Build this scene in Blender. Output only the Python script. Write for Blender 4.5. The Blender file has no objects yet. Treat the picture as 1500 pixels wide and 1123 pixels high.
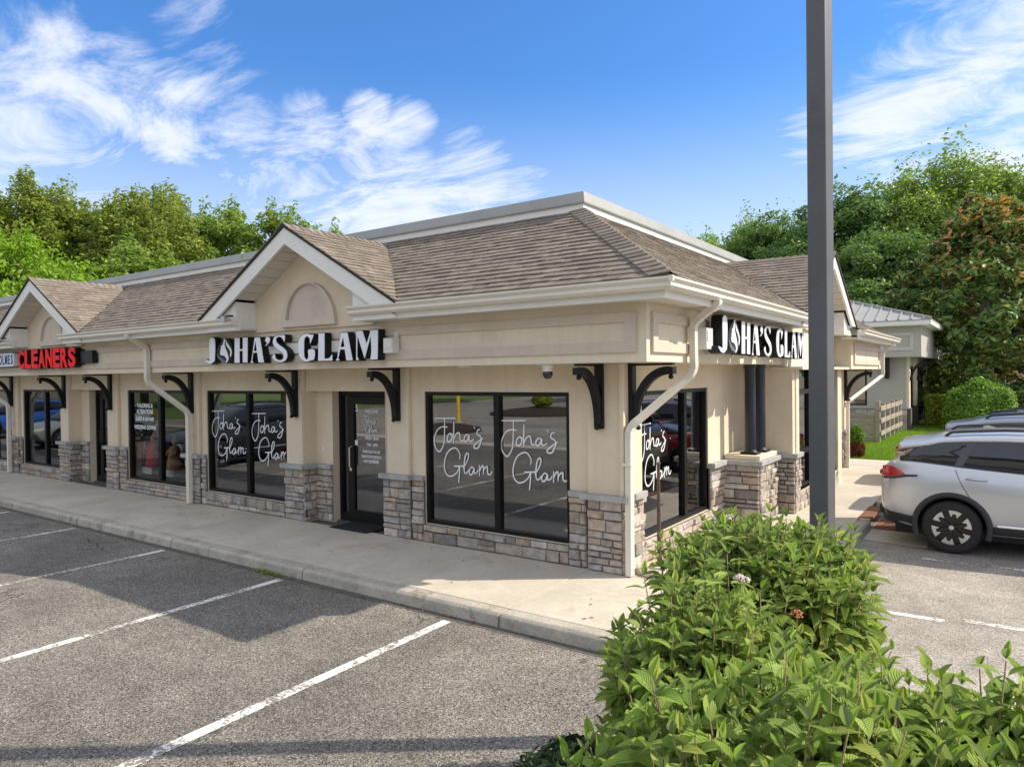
import bpy, bmesh, math, random
import numpy as np
from mathutils import Vector, Matrix, Quaternion

random.seed(7)
rng = np.random.default_rng(7)
SC = bpy.context.scene
COL = SC.collection

# ------------------------------------------------------------------ camera
cam_d = bpy.data.cameras.new('camera')
cam = bpy.data.objects.new('camera', cam_d)
COL.objects.link(cam)
cam_d.sensor_fit = 'HORIZONTAL'
cam_d.sensor_width = 36.0
cam_d.lens = 1034.0 / 1500.0 * 36.0
cam_d.clip_start = 0.1
cam_d.clip_end = 3000.0
YAW, PIT, ROL = 0.61443, -0.01146, -0.01168
_f = Vector((-math.sin(YAW) * math.cos(PIT), math.cos(YAW) * math.cos(PIT), math.sin(PIT)))
_r = Vector((math.cos(YAW), math.sin(YAW), 0))
_u = _r.cross(_f)
_r2 = math.cos(ROL) * _r + math.sin(ROL) * _u
_u2 = -math.sin(ROL) * _r + math.cos(ROL) * _u
CAM = Vector((3.7201, -7.5185, 2.51))
cam.matrix_world = Matrix(((_r2.x, _u2.x, -_f.x, CAM.x), (_r2.y, _u2.y, -_f.y, CAM.y), (_r2.z, _u2.z, -_f.z, CAM.z), (0, 0, 0, 1)))
SC.camera = cam


def cdir(px, py):
    """direction of a sky feature seen in the photograph"""
    return ((px - 750) / 1034.0 * _r2 + (561.5 - py) / 1034.0 * _u2 + _f).normalized()


# ------------------------------------------------------------------ light
SUN = Vector((3.35, 2.47, 3.45)).normalized()
sun_d = bpy.data.lights.new('sun', 'SUN')
sun_d.energy = 2.5
sun_d.angle = math.radians(0.55)
sun_d.color = (1.0, 0.89, 0.73)
sun = bpy.data.objects.new('sun', sun_d)
COL.objects.link(sun)
sun.rotation_mode = 'QUATERNION'
sun.rotation_quaternion = SUN.to_track_quat('Z', 'Y')

world = bpy.data.worlds.new('World')
SC.world = world
world.use_nodes = True
wn = world.node_tree
wn.nodes.clear()


def W(t, **kw):
    n = wn.nodes.new(t)
    for k, v in kw.items():
        setattr(n, k, v)
    return n


wl = wn.links.new
wout = W('ShaderNodeOutputWorld')
wbg = W('ShaderNodeBackground')
wbg.inputs['Strength'].default_value = 0.15
wl(wbg.outputs[0], wout.inputs['Surface'])
sky = W('ShaderNodeTexSky', sky_type='NISHITA')
sky.sun_disc = False
sky.sun_elevation = math.asin(SUN.z)
sky.sun_rotation = math.atan2(SUN.x, SUN.y)
sky.altitude = 50
sky.air_density = 1.25
sky.dust_density = 0.6
sky.ozone_density = 2.2
tc = W('ShaderNodeTexCoord')
sep = W('ShaderNodeSeparateXYZ')
wl(tc.outputs['Generated'], sep.inputs[0])


def wmath(op, a, b=None, clamp=False):
    n = W('ShaderNodeMath', operation=op)
    n.use_clamp = clamp
    for i, v in enumerate((a, b)):
        if v is None:
            continue
        if isinstance(v, (int, float)):
            n.inputs[i].default_value = v
        else:
            wl(v, n.inputs[i])
    return n.outputs[0]


# cloud layer: direction projected on a high plane, stretched along the wind
zc = wmath('ADD', wmath('MAXIMUM', sep.outputs['Z'], 0.0), 0.16)
cxy = W('ShaderNodeCombineXYZ')
wl(wmath('DIVIDE', sep.outputs['X'], zc), cxy.inputs[0])
wl(wmath('DIVIDE', sep.outputs['Y'], zc), cxy.inputs[1])
mp = W('ShaderNodeMapping')
mp.inputs['Rotation'].default_value = (0, 0, 0.5)
mp.inputs['Scale'].default_value = (0.75, 1.5, 1.0)
wl(cxy.outputs[0], mp.inputs[0])
n1 = W('ShaderNodeTexNoise')
n1.inputs['Scale'].default_value = 2.5
n1.inputs['Detail'].default_value = 12
n1.inputs['Roughness'].default_value = 0.66
n1.inputs['Distortion'].default_value = 0.7
wl(mp.outputs[0], n1.inputs['Vector'])
n2 = W('ShaderNodeTexNoise')
n2.inputs['Scale'].default_value = 0.42
n2.inputs['Detail'].default_value = 3
wl(cxy.outputs[0], n2.inputs['Vector'])
# cloud banks where the photograph has them (direction, angular radius, weight)
BANKS = [((5, 75), 4.5, .8), ((80, 100), 5, .9), ((170, 130), 5, .9), ((260, 175), 5.5, .95), ((350, 215), 6, .95), ((440, 240), 6, .95), ((190, 195), 5, .6),
         ((540, 165), 2.6, .85), ((600, 190), 3.0, .75), ((560, 215), 3.5, .8), ((590, 255), 5.5, .95), ((690, 270), 6, 1), ((770, 278), 4, .9), ((520, 300), 8, .95), ((650, 315), 7, 1),
         ((20, 225), 6, .9), ((130, 255), 6, .75), ((400, 310), 7, .6), ((290, 45), 4, .5), ((970, 275), 3.5, .35),
         ((1500, 90), 9, .9), ((1420, 150), 9, 1), ((1330, 165), 8, 1), ((1230, 180), 6, .8), ((1500, 220), 9, 1), ((1330, 215), 7, .8), ((1600, 140), 12, 1)]
acc = None
for (p, rad, wgt) in BANKS:
    d = cdir(*p)
    dp = W('ShaderNodeVectorMath', operation='DOT_PRODUCT')
    nrm = W('ShaderNodeVectorMath', operation='NORMALIZE')
    wl(tc.outputs['Generated'], dp.inputs[0])
    dp.inputs[1].default_value = d
    mr = W('ShaderNodeMapRange', interpolation_type='SMOOTHSTEP')
    mr.inputs['From Min'].default_value = math.cos(math.radians(rad))
    mr.inputs['From Max'].default_value = 1.0
    mr.inputs['To Min'].default_value = 0
    mr.inputs['To Max'].default_value = wgt
    wl(dp.outputs['Value'], mr.inputs['Value'])
    acc = mr.outputs[0] if acc is None else wmath('MAXIMUM', acc, mr.outputs[0])
# elsewhere unseen cloud, thickened to add fill light; near the view only the banks
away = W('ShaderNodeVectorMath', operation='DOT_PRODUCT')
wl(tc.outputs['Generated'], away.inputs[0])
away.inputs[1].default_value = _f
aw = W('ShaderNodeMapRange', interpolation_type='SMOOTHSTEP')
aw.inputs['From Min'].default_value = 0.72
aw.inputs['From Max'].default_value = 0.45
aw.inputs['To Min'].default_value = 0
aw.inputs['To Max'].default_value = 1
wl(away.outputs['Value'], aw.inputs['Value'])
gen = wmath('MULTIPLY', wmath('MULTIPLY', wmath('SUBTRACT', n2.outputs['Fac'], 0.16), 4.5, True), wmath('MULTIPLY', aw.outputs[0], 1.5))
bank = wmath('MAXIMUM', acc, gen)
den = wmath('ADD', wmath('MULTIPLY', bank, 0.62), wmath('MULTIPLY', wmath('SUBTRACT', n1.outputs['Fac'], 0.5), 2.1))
cl = W('ShaderNodeMapRange', interpolation_type='SMOOTHSTEP')
cl.inputs['From Min'].default_value = 0.18
cl.inputs['From Max'].default_value = 0.86
wl(den, cl.inputs['Value'])
cl.inputs['To Max'].default_value = 0.82
low = W('ShaderNodeMapRange', interpolation_type='SMOOTHSTEP')     # thin milky air near the horizon
low.inputs['From Min'].default_value = 0.40
low.inputs['From Max'].default_value = 0.02
low.inputs['To Min'].default_value = 0
low.inputs['To Max'].default_value = 0.8
wl(sep.outputs['Z'], low.inputs['Value'])
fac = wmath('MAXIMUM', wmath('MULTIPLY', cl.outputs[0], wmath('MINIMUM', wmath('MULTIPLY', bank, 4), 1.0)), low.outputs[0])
tint = W('ShaderNodeMix', data_type='RGBA', blend_type='MULTIPLY')
tint.inputs['Factor'].default_value = 1.0
wl(sky.outputs[0], tint.inputs[6])
tint.inputs[7].default_value = (.185, .345, .545, 1)
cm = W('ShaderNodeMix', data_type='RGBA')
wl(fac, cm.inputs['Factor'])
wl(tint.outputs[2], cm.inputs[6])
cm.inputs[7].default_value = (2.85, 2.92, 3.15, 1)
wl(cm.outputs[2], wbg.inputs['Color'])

SC.view_settings.view_transform = 'Standard'
SC.view_settings.look = 'None'
SC.view_settings.exposure = 1.3
SC.view_settings.gamma = 1.0
SC.view_settings.use_curve_mapping = False
SC.cycles.max_bounces = 8
SC.cycles.transparent_max_bounces = 16

# ------------------------------------------------------------------ materials


def newmat(name):
    m = bpy.data.materials.new(name)
    m.use_nodes = True
    t = m.node_tree
    t.nodes.clear()
    out = t.nodes.new('ShaderNodeOutputMaterial')
    return m, t, out


def ramp(t, fac, cols):
    r = t.nodes.new('ShaderNodeValToRGB')
    el = r.color_ramp.elements
    while len(el) < len(cols):
        el.new(0.5)
    for i, c in enumerate(cols):
        el[i].position = i / (len(cols) - 1)
        el[i].color = (*c, 1)
    t.links.new(fac, r.inputs[0])
    return r.outputs[0]


def mth(t, op, a, b, clamp=False):
    n = t.nodes.new('ShaderNodeMath')
    n.operation = op
    n.use_clamp = clamp
    for i, v in enumerate((a, b)):
        if isinstance(v, (int, float)):
            n.inputs[i].default_value = v
        else:
            t.links.new(v, n.inputs[i])
    return n.outputs[0]


def mixc(t, fac, a, b, mode='MIX'):
    n = t.nodes.new('ShaderNodeMix')
    n.data_type = 'RGBA'
    n.blend_type = mode
    for s, v in ((0, fac), (6, a), (7, b)):
        if isinstance(v, (int, float)):
            n.inputs[s].default_value = v
        elif isinstance(v, tuple):
            n.inputs[s].default_value = (*v, 1)
        else:
            t.links.new(v, n.inputs[s])
    return n.outputs[2]


def noise(t, vec, scale, detail=5, rough=.6, dist=0):
    n = t.nodes.new('ShaderNodeTexNoise')
    n.inputs['Scale'].default_value = scale
    n.inputs['Detail'].default_value = detail
    n.inputs['Roughness'].default_value = rough
    n.inputs['Distortion'].default_value = dist
    t.links.new(vec, n.inputs['Vector'])
    return n.outputs['Fac']


def rngfac(t, v, a, b, lo=0, hi=1):
    n = t.nodes.new('ShaderNodeMapRange')
    n.interpolation_type = 'SMOOTHSTEP'
    n.inputs['From Min'].default_value = a
    n.inputs['From Max'].default_value = b
    n.inputs['To Min'].default_value = lo
    n.inputs['To Max'].default_value = hi
    t.links.new(v, n.inputs['Value'])
    return n.outputs[0]


def pm(name, col, rough=.7, var=.12, vscale=3.0, cols=None, stain=None, sscale=1.2, stain_rng=(.52, .72), bump=0, bscale=150, bdetail=4,
       metal=0, spec=.5, stretch=None, coat=0, streak=0):
    """principled surface: colour varied by two noises, optional stain colour, optional per-piece colours, fine bump"""
    m, t, out = newmat(name)
    b = t.nodes.new('ShaderNodeBsdfPrincipled')
    t.links.new(b.outputs[0], out.inputs[0])
    tcn = t.nodes.new('ShaderNodeTexCoord')
    vec = tcn.outputs['Object']
    if stretch:
        mpn = t.nodes.new('ShaderNodeMapping')
        mpn.inputs['Scale'].default_value = stretch
        t.links.new(vec, mpn.inputs[0])
        vec = mpn.outputs[0]
    if cols:
        oi = t.nodes.new('ShaderNodeObjectInfo')
        ge = t.nodes.new('ShaderNodeNewGeometry')
        fr = mth(t, 'FRACT', mth(t, 'ADD', mth(t, 'MULTIPLY', oi.outputs['Random'], 7.31), ge.outputs['Random Per Island']), 0)
        base = ramp(t, fr, cols)
    else:
        base = None
    n = noise(t, vec, vscale)
    f = rngfac(t, n, .25, .75, 1 - var, 1 + var)
    comb = t.nodes.new('ShaderNodeCombineXYZ')
    for i in range(3):
        t.links.new(f, comb.inputs[i])
    c = mixc(t, 1.0, base if base is not None else col, comb.outputs[0], 'MULTIPLY')
    n2_ = noise(t, vec, vscale * 14, 3)
    f2 = rngfac(t, n2_, .25, .75, 1 - var * .5, 1 + var * .5)
    comb2 = t.nodes.new('ShaderNodeCombineXYZ')
    for i in range(3):
        t.links.new(f2, comb2.inputs[i])
    c = mixc(t, 1.0, c, comb2.outputs[0], 'MULTIPLY')
    if streak:                                                       # rain streaks running down
        mp2 = t.nodes.new('ShaderNodeMapping')
        mp2.inputs['Scale'].default_value = (7, 7, .35)
        t.links.new(tcn.outputs['Object'], mp2.inputs[0])
        fs_ = rngfac(t, noise(t, mp2.outputs[0], 1.0, 6, .65), .42, .75, 1.0, 1 - streak)
        cs_ = t.nodes.new('ShaderNodeCombineXYZ')
        for i in range(3):
            t.links.new(fs_, cs_.inputs[i])
        c = mixc(t, 1.0, c, cs_.outputs[0], 'MULTIPLY')
    if stain:
        ns = noise(t, vec, sscale, 7, .65, .4)
        c = mixc(t, rngfac(t, ns, stain_rng[0], stain_rng[1], 0, .75), c, stain)
    t.links.new(c, b.inputs['Base Color'])
    b.inputs['Roughness'].default_value = rough
    b.inputs['Metallic'].default_value = metal
    b.inputs['Specular IOR Level'].default_value = spec
    b.inputs['Coat Weight'].default_value = coat
    if bump:
        bn = noise(t, vec, bscale, bdetail)
        bu = t.nodes.new('ShaderNodeBump')
        bu.inputs['Strength'].default_value = bump
        bu.inputs['Distance'].default_value = .01
        t.links.new(bn, bu.inputs['Height'])
        t.links.new(bu.outputs[0], b.inputs['Normal'])
    return m


def leafmat(name, cols, trans=.35, rough=.45, spec=.4, veins=False, under=None):
    m, t, out = newmat(name)
    ge = t.nodes.new('ShaderNodeNewGeometry')
    oi = t.nodes.new('ShaderNodeObjectInfo')
    fr = mth(t, 'FRACT', mth(t, 'ADD', mth(t, 'MULTIPLY', oi.outputs['Random'], 5.7), ge.outputs['Random Per Island']), 0)
    c = ramp(t, fr, cols)
    if under:
        c = mixc(t, ge.outputs['Backfacing'], c, under)
    b = t.nodes.new('ShaderNodeBsdfPrincipled')
    b.inputs['Roughness'].default_value = rough
    b.inputs['Specular IOR Level'].default_value = spec
    tr = t.nodes.new('ShaderNodeBsdfTranslucent')
    if veins:
        uv = t.nodes.new('ShaderNodeUVMap')
        s = t.nodes.new('ShaderNodeSeparateXYZ')
        t.links.new(uv.outputs[0], s.inputs[0])
        au = mth(t, 'ABSOLUTE', mth(t, 'SUBTRACT', s.outputs[0], .5), 0)
        ph = mth(t, 'SUBTRACT', mth(t, 'MULTIPLY', s.outputs[1], 58.0), mth(t, 'MULTIPLY', au, 42.0))
        wv = mth(t, 'SINE', ph, 0)
        rib = rngfac(t, au, .0, .05, 1, 0)
        c = mixc(t, rib, c, (.22, .28, .10))
        c = mixc(t, rngfac(t, wv, .6, 1.0, 0, .25), c, (.16, .24, .07))
        bu = t.nodes.new('ShaderNodeBump')
        bu.inputs['Strength'].default_value = .55
        bu.inputs['Distance'].default_value = .004
        t.links.new(mth(t, 'SUBTRACT', 0.0, mth(t, 'ADD', wv, mth(t, 'MULTIPLY', rib, 2.5))), bu.inputs['Height'])
        t.links.new(bu.outputs[0], b.inputs['Normal'])
    t.links.new(c, b.inputs['Base Color'])
    t.links.new(mixc(t, 1.0, c, (1.25, 1.3, .7), 'MULTIPLY'), tr.inputs['Color'])
    mx = t.nodes.new('ShaderNodeMixShader')
    mx.inputs[0].default_value = trans
    t.links.new(b.outputs[0], mx.inputs[1])
    t.links.new(tr.outputs[0], mx.inputs[2])
    t.links.new(mx.outputs[0], out.inputs[0])
    return m


def glassmat(name, ior=2.85, tint=(.86, .88, .86), refl=(.92, .95, 1.0), rough=0.0):
    m, t, out = newmat(name)
    tr = t.nodes.new('ShaderNodeBsdfTransparent')
    tr.inputs[0].default_value = (*tint, 1)
    gl = t.nodes.new('ShaderNodeBsdfGlossy')
    gl.inputs['Color'].default_value = (*refl, 1)
    gl.inputs['Roughness'].default_value = rough
    tcn = t.nodes.new('ShaderNodeTexCoord')
    bu = t.nodes.new('ShaderNodeBump')                                # panes are never quite flat
    bu.inputs['Strength'].default_value = .05
    bu.inputs['Distance'].default_value = .01
    t.links.new(noise(t, tcn.outputs['Object'], 1.3, 1), bu.inputs['Height'])
    t.links.new(bu.outputs[0], gl.inputs['Normal'])
    fr = t.nodes.new('ShaderNodeFresnel')
    fr.inputs['IOR'].default_value = ior
    mx = t.nodes.new('ShaderNodeMixShader')
    t.links.new(fr.outputs[0], mx.inputs[0])
    t.links.new(tr.outputs[0], mx.inputs[1])
    t.links.new(gl.outputs[0], mx.inputs[2])
    t.links.new(mx.outputs[0], out.inputs[0])
    return m


def asphalt_mat(name, dark, mid, light, patch=.22):
    m, t, out = newmat(name)
    b = t.nodes.new('ShaderNodeBsdfPrincipled')
    t.links.new(b.outputs[0], out.inputs[0])
    tcn = t.nodes.new('ShaderNodeTexCoord')
    v = tcn.outputs['Object']
    vo = t.nodes.new('ShaderNodeTexVoronoi')
    vo.inputs['Scale'].default_value = 105
    t.links.new(v, vo.inputs['Vector'])
    sepc = t.nodes.new('ShaderNodeSeparateColor')
    t.links.new(vo.outputs['Color'], sepc.inputs[0])
    c = ramp(t, sepc.outputs[0], [dark, dark, mid, mid, mid, mid, light])
    big = noise(t, v, .35, 6, .62, .3)
    f = rngfac(t, big, .3, .7, 1 - patch, 1 + patch)
    med = noise(t, v, 3.2, 6, .7)
    f = mth(t, 'MULTIPLY', f, rngfac(t, med, .28, .72, .84, 1.14))
    fine = noise(t, v, 42, 3, .6)
    f = mth(t, 'MULTIPLY', f, rngfac(t, fine, .3, .7, .76, 1.24))
    comb = t.nodes.new('ShaderNodeCombineXYZ')
    for i in range(3):
        t.links.new(f, comb.inputs[i])
    c = mixc(t, 1.0, c, comb.outputs[0], 'MULTIPLY')
    vc = t.nodes.new('ShaderNodeTexVoronoi')                         # hairline cracks
    vc.feature = 'DISTANCE_TO_EDGE'
    vc.inputs['Scale'].default_value = .28
    nd = t.nodes.new('ShaderNodeTexNoise')
    nd.inputs['Scale'].default_value = 1.4
    nd.inputs['Detail'].default_value = 6
    t.links.new(v, nd.inputs['Vector'])
    va_ = t.nodes.new('ShaderNodeVectorMath')
    va_.operation = 'MULTIPLY_ADD'
    va_.inputs[1].default_value = (.9, .9, .9)
    t.links.new(nd.outputs['Color'], va_.inputs[0])
    t.links.new(v, va_.inputs[2])
    t.links.new(va_.outputs[0], vc.inputs['Vector'])
    ck = mth(t, 'MULTIPLY', rngfac(t, vc.outputs['Distance'], .0015, .0045, 1, 0), rngfac(t, noise(t, v, .5, 3), .48, .60, 0, .85))
    c = mixc(t, ck, c, (dark[0] * .4, dark[1] * .4, dark[2] * .4))
    vd = t.nodes.new('ShaderNodeTexVoronoi')                         # single drips
    vd.inputs['Scale'].default_value = 1.6
    t.links.new(va_.outputs[0], vd.inputs['Vector'])
    c = mixc(t, rngfac(t, vd.outputs['Distance'], .035, .075, .6, 0), c, (dark[0] * .6, dark[1] * .6, dark[2] * .6))
    oil = noise(t, v, 1.1, 4, .55, .6)                               # oil drips
    c = mixc(t, rngfac(t, oil, .66, .76, 0, .5), c, (dark[0] * .5, dark[1] * .5, dark[2] * .5))
    t.links.new(c, b.inputs['Base Color'])
    b.inputs['Roughness'].default_value = .88
    b.inputs['Specular IOR Level'].default_value = .3
    bu = t.nodes.new('ShaderNodeBump')
    bu.inputs['Strength'].default_value = .5
    bu.inputs['Distance'].default_value = .008
    t.links.new(vo.outputs['Distance'], bu.inputs['Height'])
    t.links.new(bu.outputs[0], b.inputs['Normal'])
    return m


def worn_paint(name, paint, under):
    m, t, out = newmat(name)
    b = t.nodes.new('ShaderNodeBsdfPrincipled')
    t.links.new(b.outputs[0], out.inputs[0])
    tcn = t.nodes.new('ShaderNodeTexCoord')
    v = tcn.outputs['Object']
    f1 = noise(t, v, 26, 6, .75, .5)
    f2 = noise(t, v, 1.6, 4, .6)
    f = mth(t, 'ADD', f1, mth(t, 'MULTIPLY', mth(t, 'SUBTRACT', f2, .5), .75))
    c = mixc(t, rngfac(t, f, .45, .56), paint, under)
    t.links.new(c, b.inputs['Base Color'])
    b.inputs['Roughness'].default_value = .8
    return m


STUCCO = (.71, .61, .46)
M = {}
M['asphalt'] = asphalt_mat('weathered asphalt', (.058, .055, .051), (.200, .185, .163), (.44, .405, .355))
M['asphalt_old'] = asphalt_mat('pale old asphalt', (.19, .175, .155), (.34, .31, .27), (.50, .46, .40))
M['paint_line'] = worn_paint('worn white road paint', (.72, .71, .68), (.20, .18, .155))
M['concrete'] = pm('pavement concrete', (.52, .475, .395), .85, .12, 1.2, stain=(.36, .33, .275), sscale=1.3, bump=.25, bscale=180)
M['curb'] = pm('kerb concrete', (.42, .39, .33), .88, .2, 2.4, stain=(.20, .185, .155), sscale=4.5, stain_rng=(.5, .7), bump=.9, bscale=55)
M['dirt'] = pm('open ground', (.16, .15, .09), .95, .2, .4, bump=.3, bscale=20)
M['stucco'] = pm('cream stucco', STUCCO, .88, .05, 1.1, stain=(.60, .50, .355), sscale=.8, stain_rng=(.52, .82), bump=.35, bscale=200, streak=.06)
M['stucco_trim'] = pm('cream moulded trim', (.72, .64, .50), .82, .05, 1.3, stain=(.50, .425, .32), sscale=1.1, stain_rng=(.54, .82), bump=.16, bscale=200, streak=.07)
M['moulding'] = pm('grey cream moulding', (.60, .525, .44), .84, .06, 1.5, stain=(.44, .38, .31), sscale=1.4, stain_rng=(.54, .82), bump=.16, bscale=200, streak=.07)
M['white_trim'] = pm('white painted metal trim', (.74, .73, .69), .42, .04, 1.2, stain=(.62, .60, .55), sscale=1.4, stain_rng=(.58, .85))
M['gutter'] = pm('cream aluminium gutter', (.70, .66, .57), .38, .05, 1.5, stain=(.52, .48, .40), sscale=2.0, stain_rng=(.58, .85))
M['cap'] = pm('grey metal parapet cap', (.33, .34, .325), .5, .08, 1.6, metal=.15, stain=(.26, .26, .245), sscale=.8, stain_rng=(.55, .85))
M['soffit'] = pm('vinyl soffit', (.60, .57, .50), .6, .05, 2)
M['black'] = pm('black painted metal', (.009, .009, .011), .42, .2, 4, spec=.3)
M['frame'] = pm('dark bronze window frame', (.009, .0085, .0085), .4, .15, 4, spec=.25)
M['iron'] = pm('black bracket paint', (.007, .007, .009), .45, .25, 6, bump=.1, bscale=40, spec=.3)
M['glass'] = glassmat('shop glass')
M['glass_clear'] = glassmat('clear shop glass', 1.75, (.95, .96, .95))
M['dark_room'] = pm('dim shop interior', (.07, .072, .07), .9, .2, 1)
M['room_floor'] = pm('shop floor', (.10, .10, .095), .5, .1, 2)
SHING = [(.165, .138, .112), (.20, .168, .136), (.22, .186, .15), (.18, .152, .123), (.25, .212, .172), (.205, .173, .14), (.17, .146, .12)]
M['shingle'] = pm('weathered wood shingle asphalt', (.2, .16, .12), .92, .22, 9, cols=SHING, bump=.5, bscale=300, stain=(.17, .145, .12), sscale=.7, stain_rng=(.58, .85))
M['deck'] = pm('roof underlay', (.035, .03, .026), .95, .1, 3)
M['flat_roof'] = pm('flat roof membrane', (.35, .35, .34), .8, .1, .8)
STONE = [(.80 * a + .30 * (a + b + c) / 3, .80 * b + .30 * (a + b + c) / 3, .80 * c + .30 * (a + b + c) / 3) for a, b, c in [(.20, .18, .165), (.34, .29, .24), (.42, .345, .255), (.28, .26, .25), (.45, .315, .20), (.37, .325, .28), (.52, .45, .36), (.26, .215, .175), (.40, .28, .185), (.33, .315, .31), (.45, .36, .285)]]
M['stone'] = pm('ledge stone', (.3, .27, .24), .86, .28, 11, cols=STONE, bump=.8, bscale=45, bdetail=6, stain=(.16, .15, .14), sscale=9, stain_rng=(.56, .74))
M['mortar'] = pm('mortar', (.10, .092, .082), .95, .15, 12)
M['capstone'] = pm('cast stone cap', (.36, .36, .36), .8, .14, 6, stain=(.26, .26, .27), sscale=5, bump=.3, bscale=70)
M['pole'] = pm('grey painted steel', (.085, .088, .095), .45, .12, 2.5, stain=(.06, .058, .06), sscale=2)
M['rust'] = pm('rust', (.20, .085, .045), .9, .3, 9, bump=.4, bscale=60)
M['post_brown'] = pm('brown painted post', (.085, .055, .042), .7, .2, 9)
M['column_paint'] = pm('dark blue grey column paint', (.018, .023, .032), .35, .15, 4, spec=.4)
M['rubber'] = pm('black rubber mat', (.018, .02, .022), .9, .2, 40, bump=.5, bscale=120)
M['white_face'] = pm('white acrylic letter face', (.80, .83, .88), .35, .03, 2)
M['red_face'] = pm('red acrylic letter face', (.90, .006, .010), .45, .06, 3, spec=.15)
M['blue_ink'] = pm('blue lettering', (.02, .06, .28), .5, .05, 3)
M['vinyl'] = pm('white vinyl lettering', (.80, .82, .84), .5, .02, 3)
M['grey_plastic'] = pm('light grey box', (.66, .66, .64), .5, .06, 4)
M['logo_blue'] = pm('logo slate blue', (.10, .14, .17), .4, .1, 5)
M['mulch'] = pm('dark mulch', (.045, .028, .019), .95, .4, 30, bump=1, bscale=60)
M['trunk'] = pm('tree bark', (.16, .13, .10), .92, .3, 4, bump=.8, bscale=25, stretch=(3, 3, .6))
M['twig'] = pm('brown shrub stem', (.20, .16, .07), .8, .25, 12)
M['wood'] = pm('weathered fence wood', (.33, .28, .23), .88, .25, 3, stain=(.20, .17, .145), sscale=4, bump=.5, bscale=30, stretch=(1, 1, 6))
M['lawn'] = leafmat('lawn grass', [(.13, .25, .025), (.20, .34, .035), (.28, .40, .05)], .3, .7, .2)
M['lawn_soil'] = pm('turf', (.13, .21, .03), .95, .25, 3)
V_LEAF = [(.24, .37, .06), (.33, .48, .08), (.42, .57, .11), (.27, .42, .08), (.50, .62, .15), (.20, .32, .06), (.52, .56, .13)]
M['viburnum'] = leafmat('leathery viburnum leaf', V_LEAF, .42, .5, .25, veins=True, under=(.20, .26, .13))
M['flower'] = pm('faded flower cluster', (.62, .52, .46), .8, .2, 30)
M['seed'] = pm('rusty seed cluster', (.36, .15, .06), .85, .3, 30)
M['leaf_olive'] = leafmat('olive tree leaf', [(.11, .17, .025), (.175, .25, .042), (.25, .32, .056), (.33, .36, .072), (.14, .205, .033)], .45, .5)
M['leaf_bright'] = leafmat('bright tree leaf', [(.15, .28, .022), (.23, .38, .032), (.31, .46, .05), (.17, .31, .026)], .45, .5)
M['leaf_mid'] = leafmat('mid green tree leaf', [(.12, .21, .045), (.19, .29, .058), (.26, .37, .078), (.33, .42, .10), (.14, .24, .05)], .45, .5)
M['leaf_dark'] = leafmat('dark tree leaf', [(.085, .165, .048), (.13, .23, .065), (.19, .30, .085), (.10, .19, .055)], .4, .5)
M['magnolia'] = leafmat('magnolia leaf', [(.08, .17, .04), (.12, .23, .052), (.18, .30, .07), (.26, .34, .08), (.10, .21, .045), (.22, .33, .075)], .25, .5, .35, under=(.10, .105, .04))
M['magnolia_rust'] = leafmat('rusty magnolia leaf', [(.58, .24, .05), (.64, .34, .07), (.48, .27, .06), (.40, .30, .08)], .2, .35, .5)
M['boxwood'] = leafmat('clipped evergreen leaf', [(.10, .20, .022), (.15, .28, .032), (.21, .36, .05)], .3, .55)
M['privet'] = leafmat('yellow green hedge leaf', [(.16, .23, .02), (.26, .32, .028), (.38, .40, .035), (.10, .17, .02)], .35, .5)
M['red_shrub'] = leafmat('red brown shrub leaf', [(.20, .06, .025), (.13, .05, .02), (.26, .10, .03)], .25, .6)
M['weed'] = leafmat('low dark juniper', [(.018, .040, .014), (.035, .07, .02), (.07, .12, .03)], .2, .6)
M['white_wall'] = pm('pale grey stucco', (.43, .41, .37), .88, .05, .8, bump=.2, bscale=200)
M['grey_panel'] = pm('grey trim panel', (.50, .50, .48), .8, .04, 1)
M['metal_roof'] = pm('standing seam metal roof', (.34, .34, .325), .55, .05, .6, spec=.3)
M['yellow'] = pm('yellow bollard paint', (.75, .50, .03), .5, .1, 3)
# vehicles
M['silver_paint'] = pm('silver car paint', (.54, .56, .59), .30, .02, 2, metal=.55, coat=.8)
M['grey_paint'] = pm('light silver car paint', (.30, .32, .35), .28, .02, 2, metal=.5, coat=.8)
M['red_paint'] = pm('dark red car paint', (.30, .012, .02), .25, .03, 2, metal=.3, coat=1)
M['black_paint'] = pm('black car paint', (.010, .011, .013), .22, .05, 2, coat=1)
M['blue_paint'] = pm('blue car paint', (.02, .12, .48), .25, .03, 2, metal=.2, coat=1)
M['pale_paint'] = pm('pale green grey car paint', (.42, .47, .45), .28, .03, 2, metal=.4, coat=1)
M['cladding'] = pm('black plastic cladding', (.030, .031, .034), .6, .12, 8)
M['car_glass'] = pm('tinted car glass', (.012, .016, .022), .04, .02, 2, spec=.8)
M['tyre'] = pm('tyre rubber', (.020, .020, .021), .82, .2, 12, bump=.3, bscale=90)
M['rim_silver'] = pm('machined alloy', (.62, .62, .63), .28, .04, 5, metal=.8)
M['rim_black'] = pm('gloss black alloy', (.012, .012, .013), .3, .1, 5)
M['chrome'] = pm('satin chrome', (.70, .71, .72), .22, .03, 3, metal=.9)
M['tail_red'] = pm('red tail lamp', (.42, .010, .014), .12, .05, 6, coat=1)
M['tail_clear'] = pm('clear lamp lens', (.60, .58, .58), .12, .05, 6)
M['teal'] = pm('teal poster', (.06, .50, .56), .6, .15, 3)
M['red_cloth'] = pm('red cloth', (.66, .025, .035), .9, .2, 8)
M['tan_cloth'] = pm('tan cloth', (.62, .36, .17), .9, .2, 8)
M['paper'] = pm('white paper', (.84, .85, .84), .8, .04, 4)
M['skin'] = pm('display figure', (.55, .40, .32), .6, .05, 4)
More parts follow.
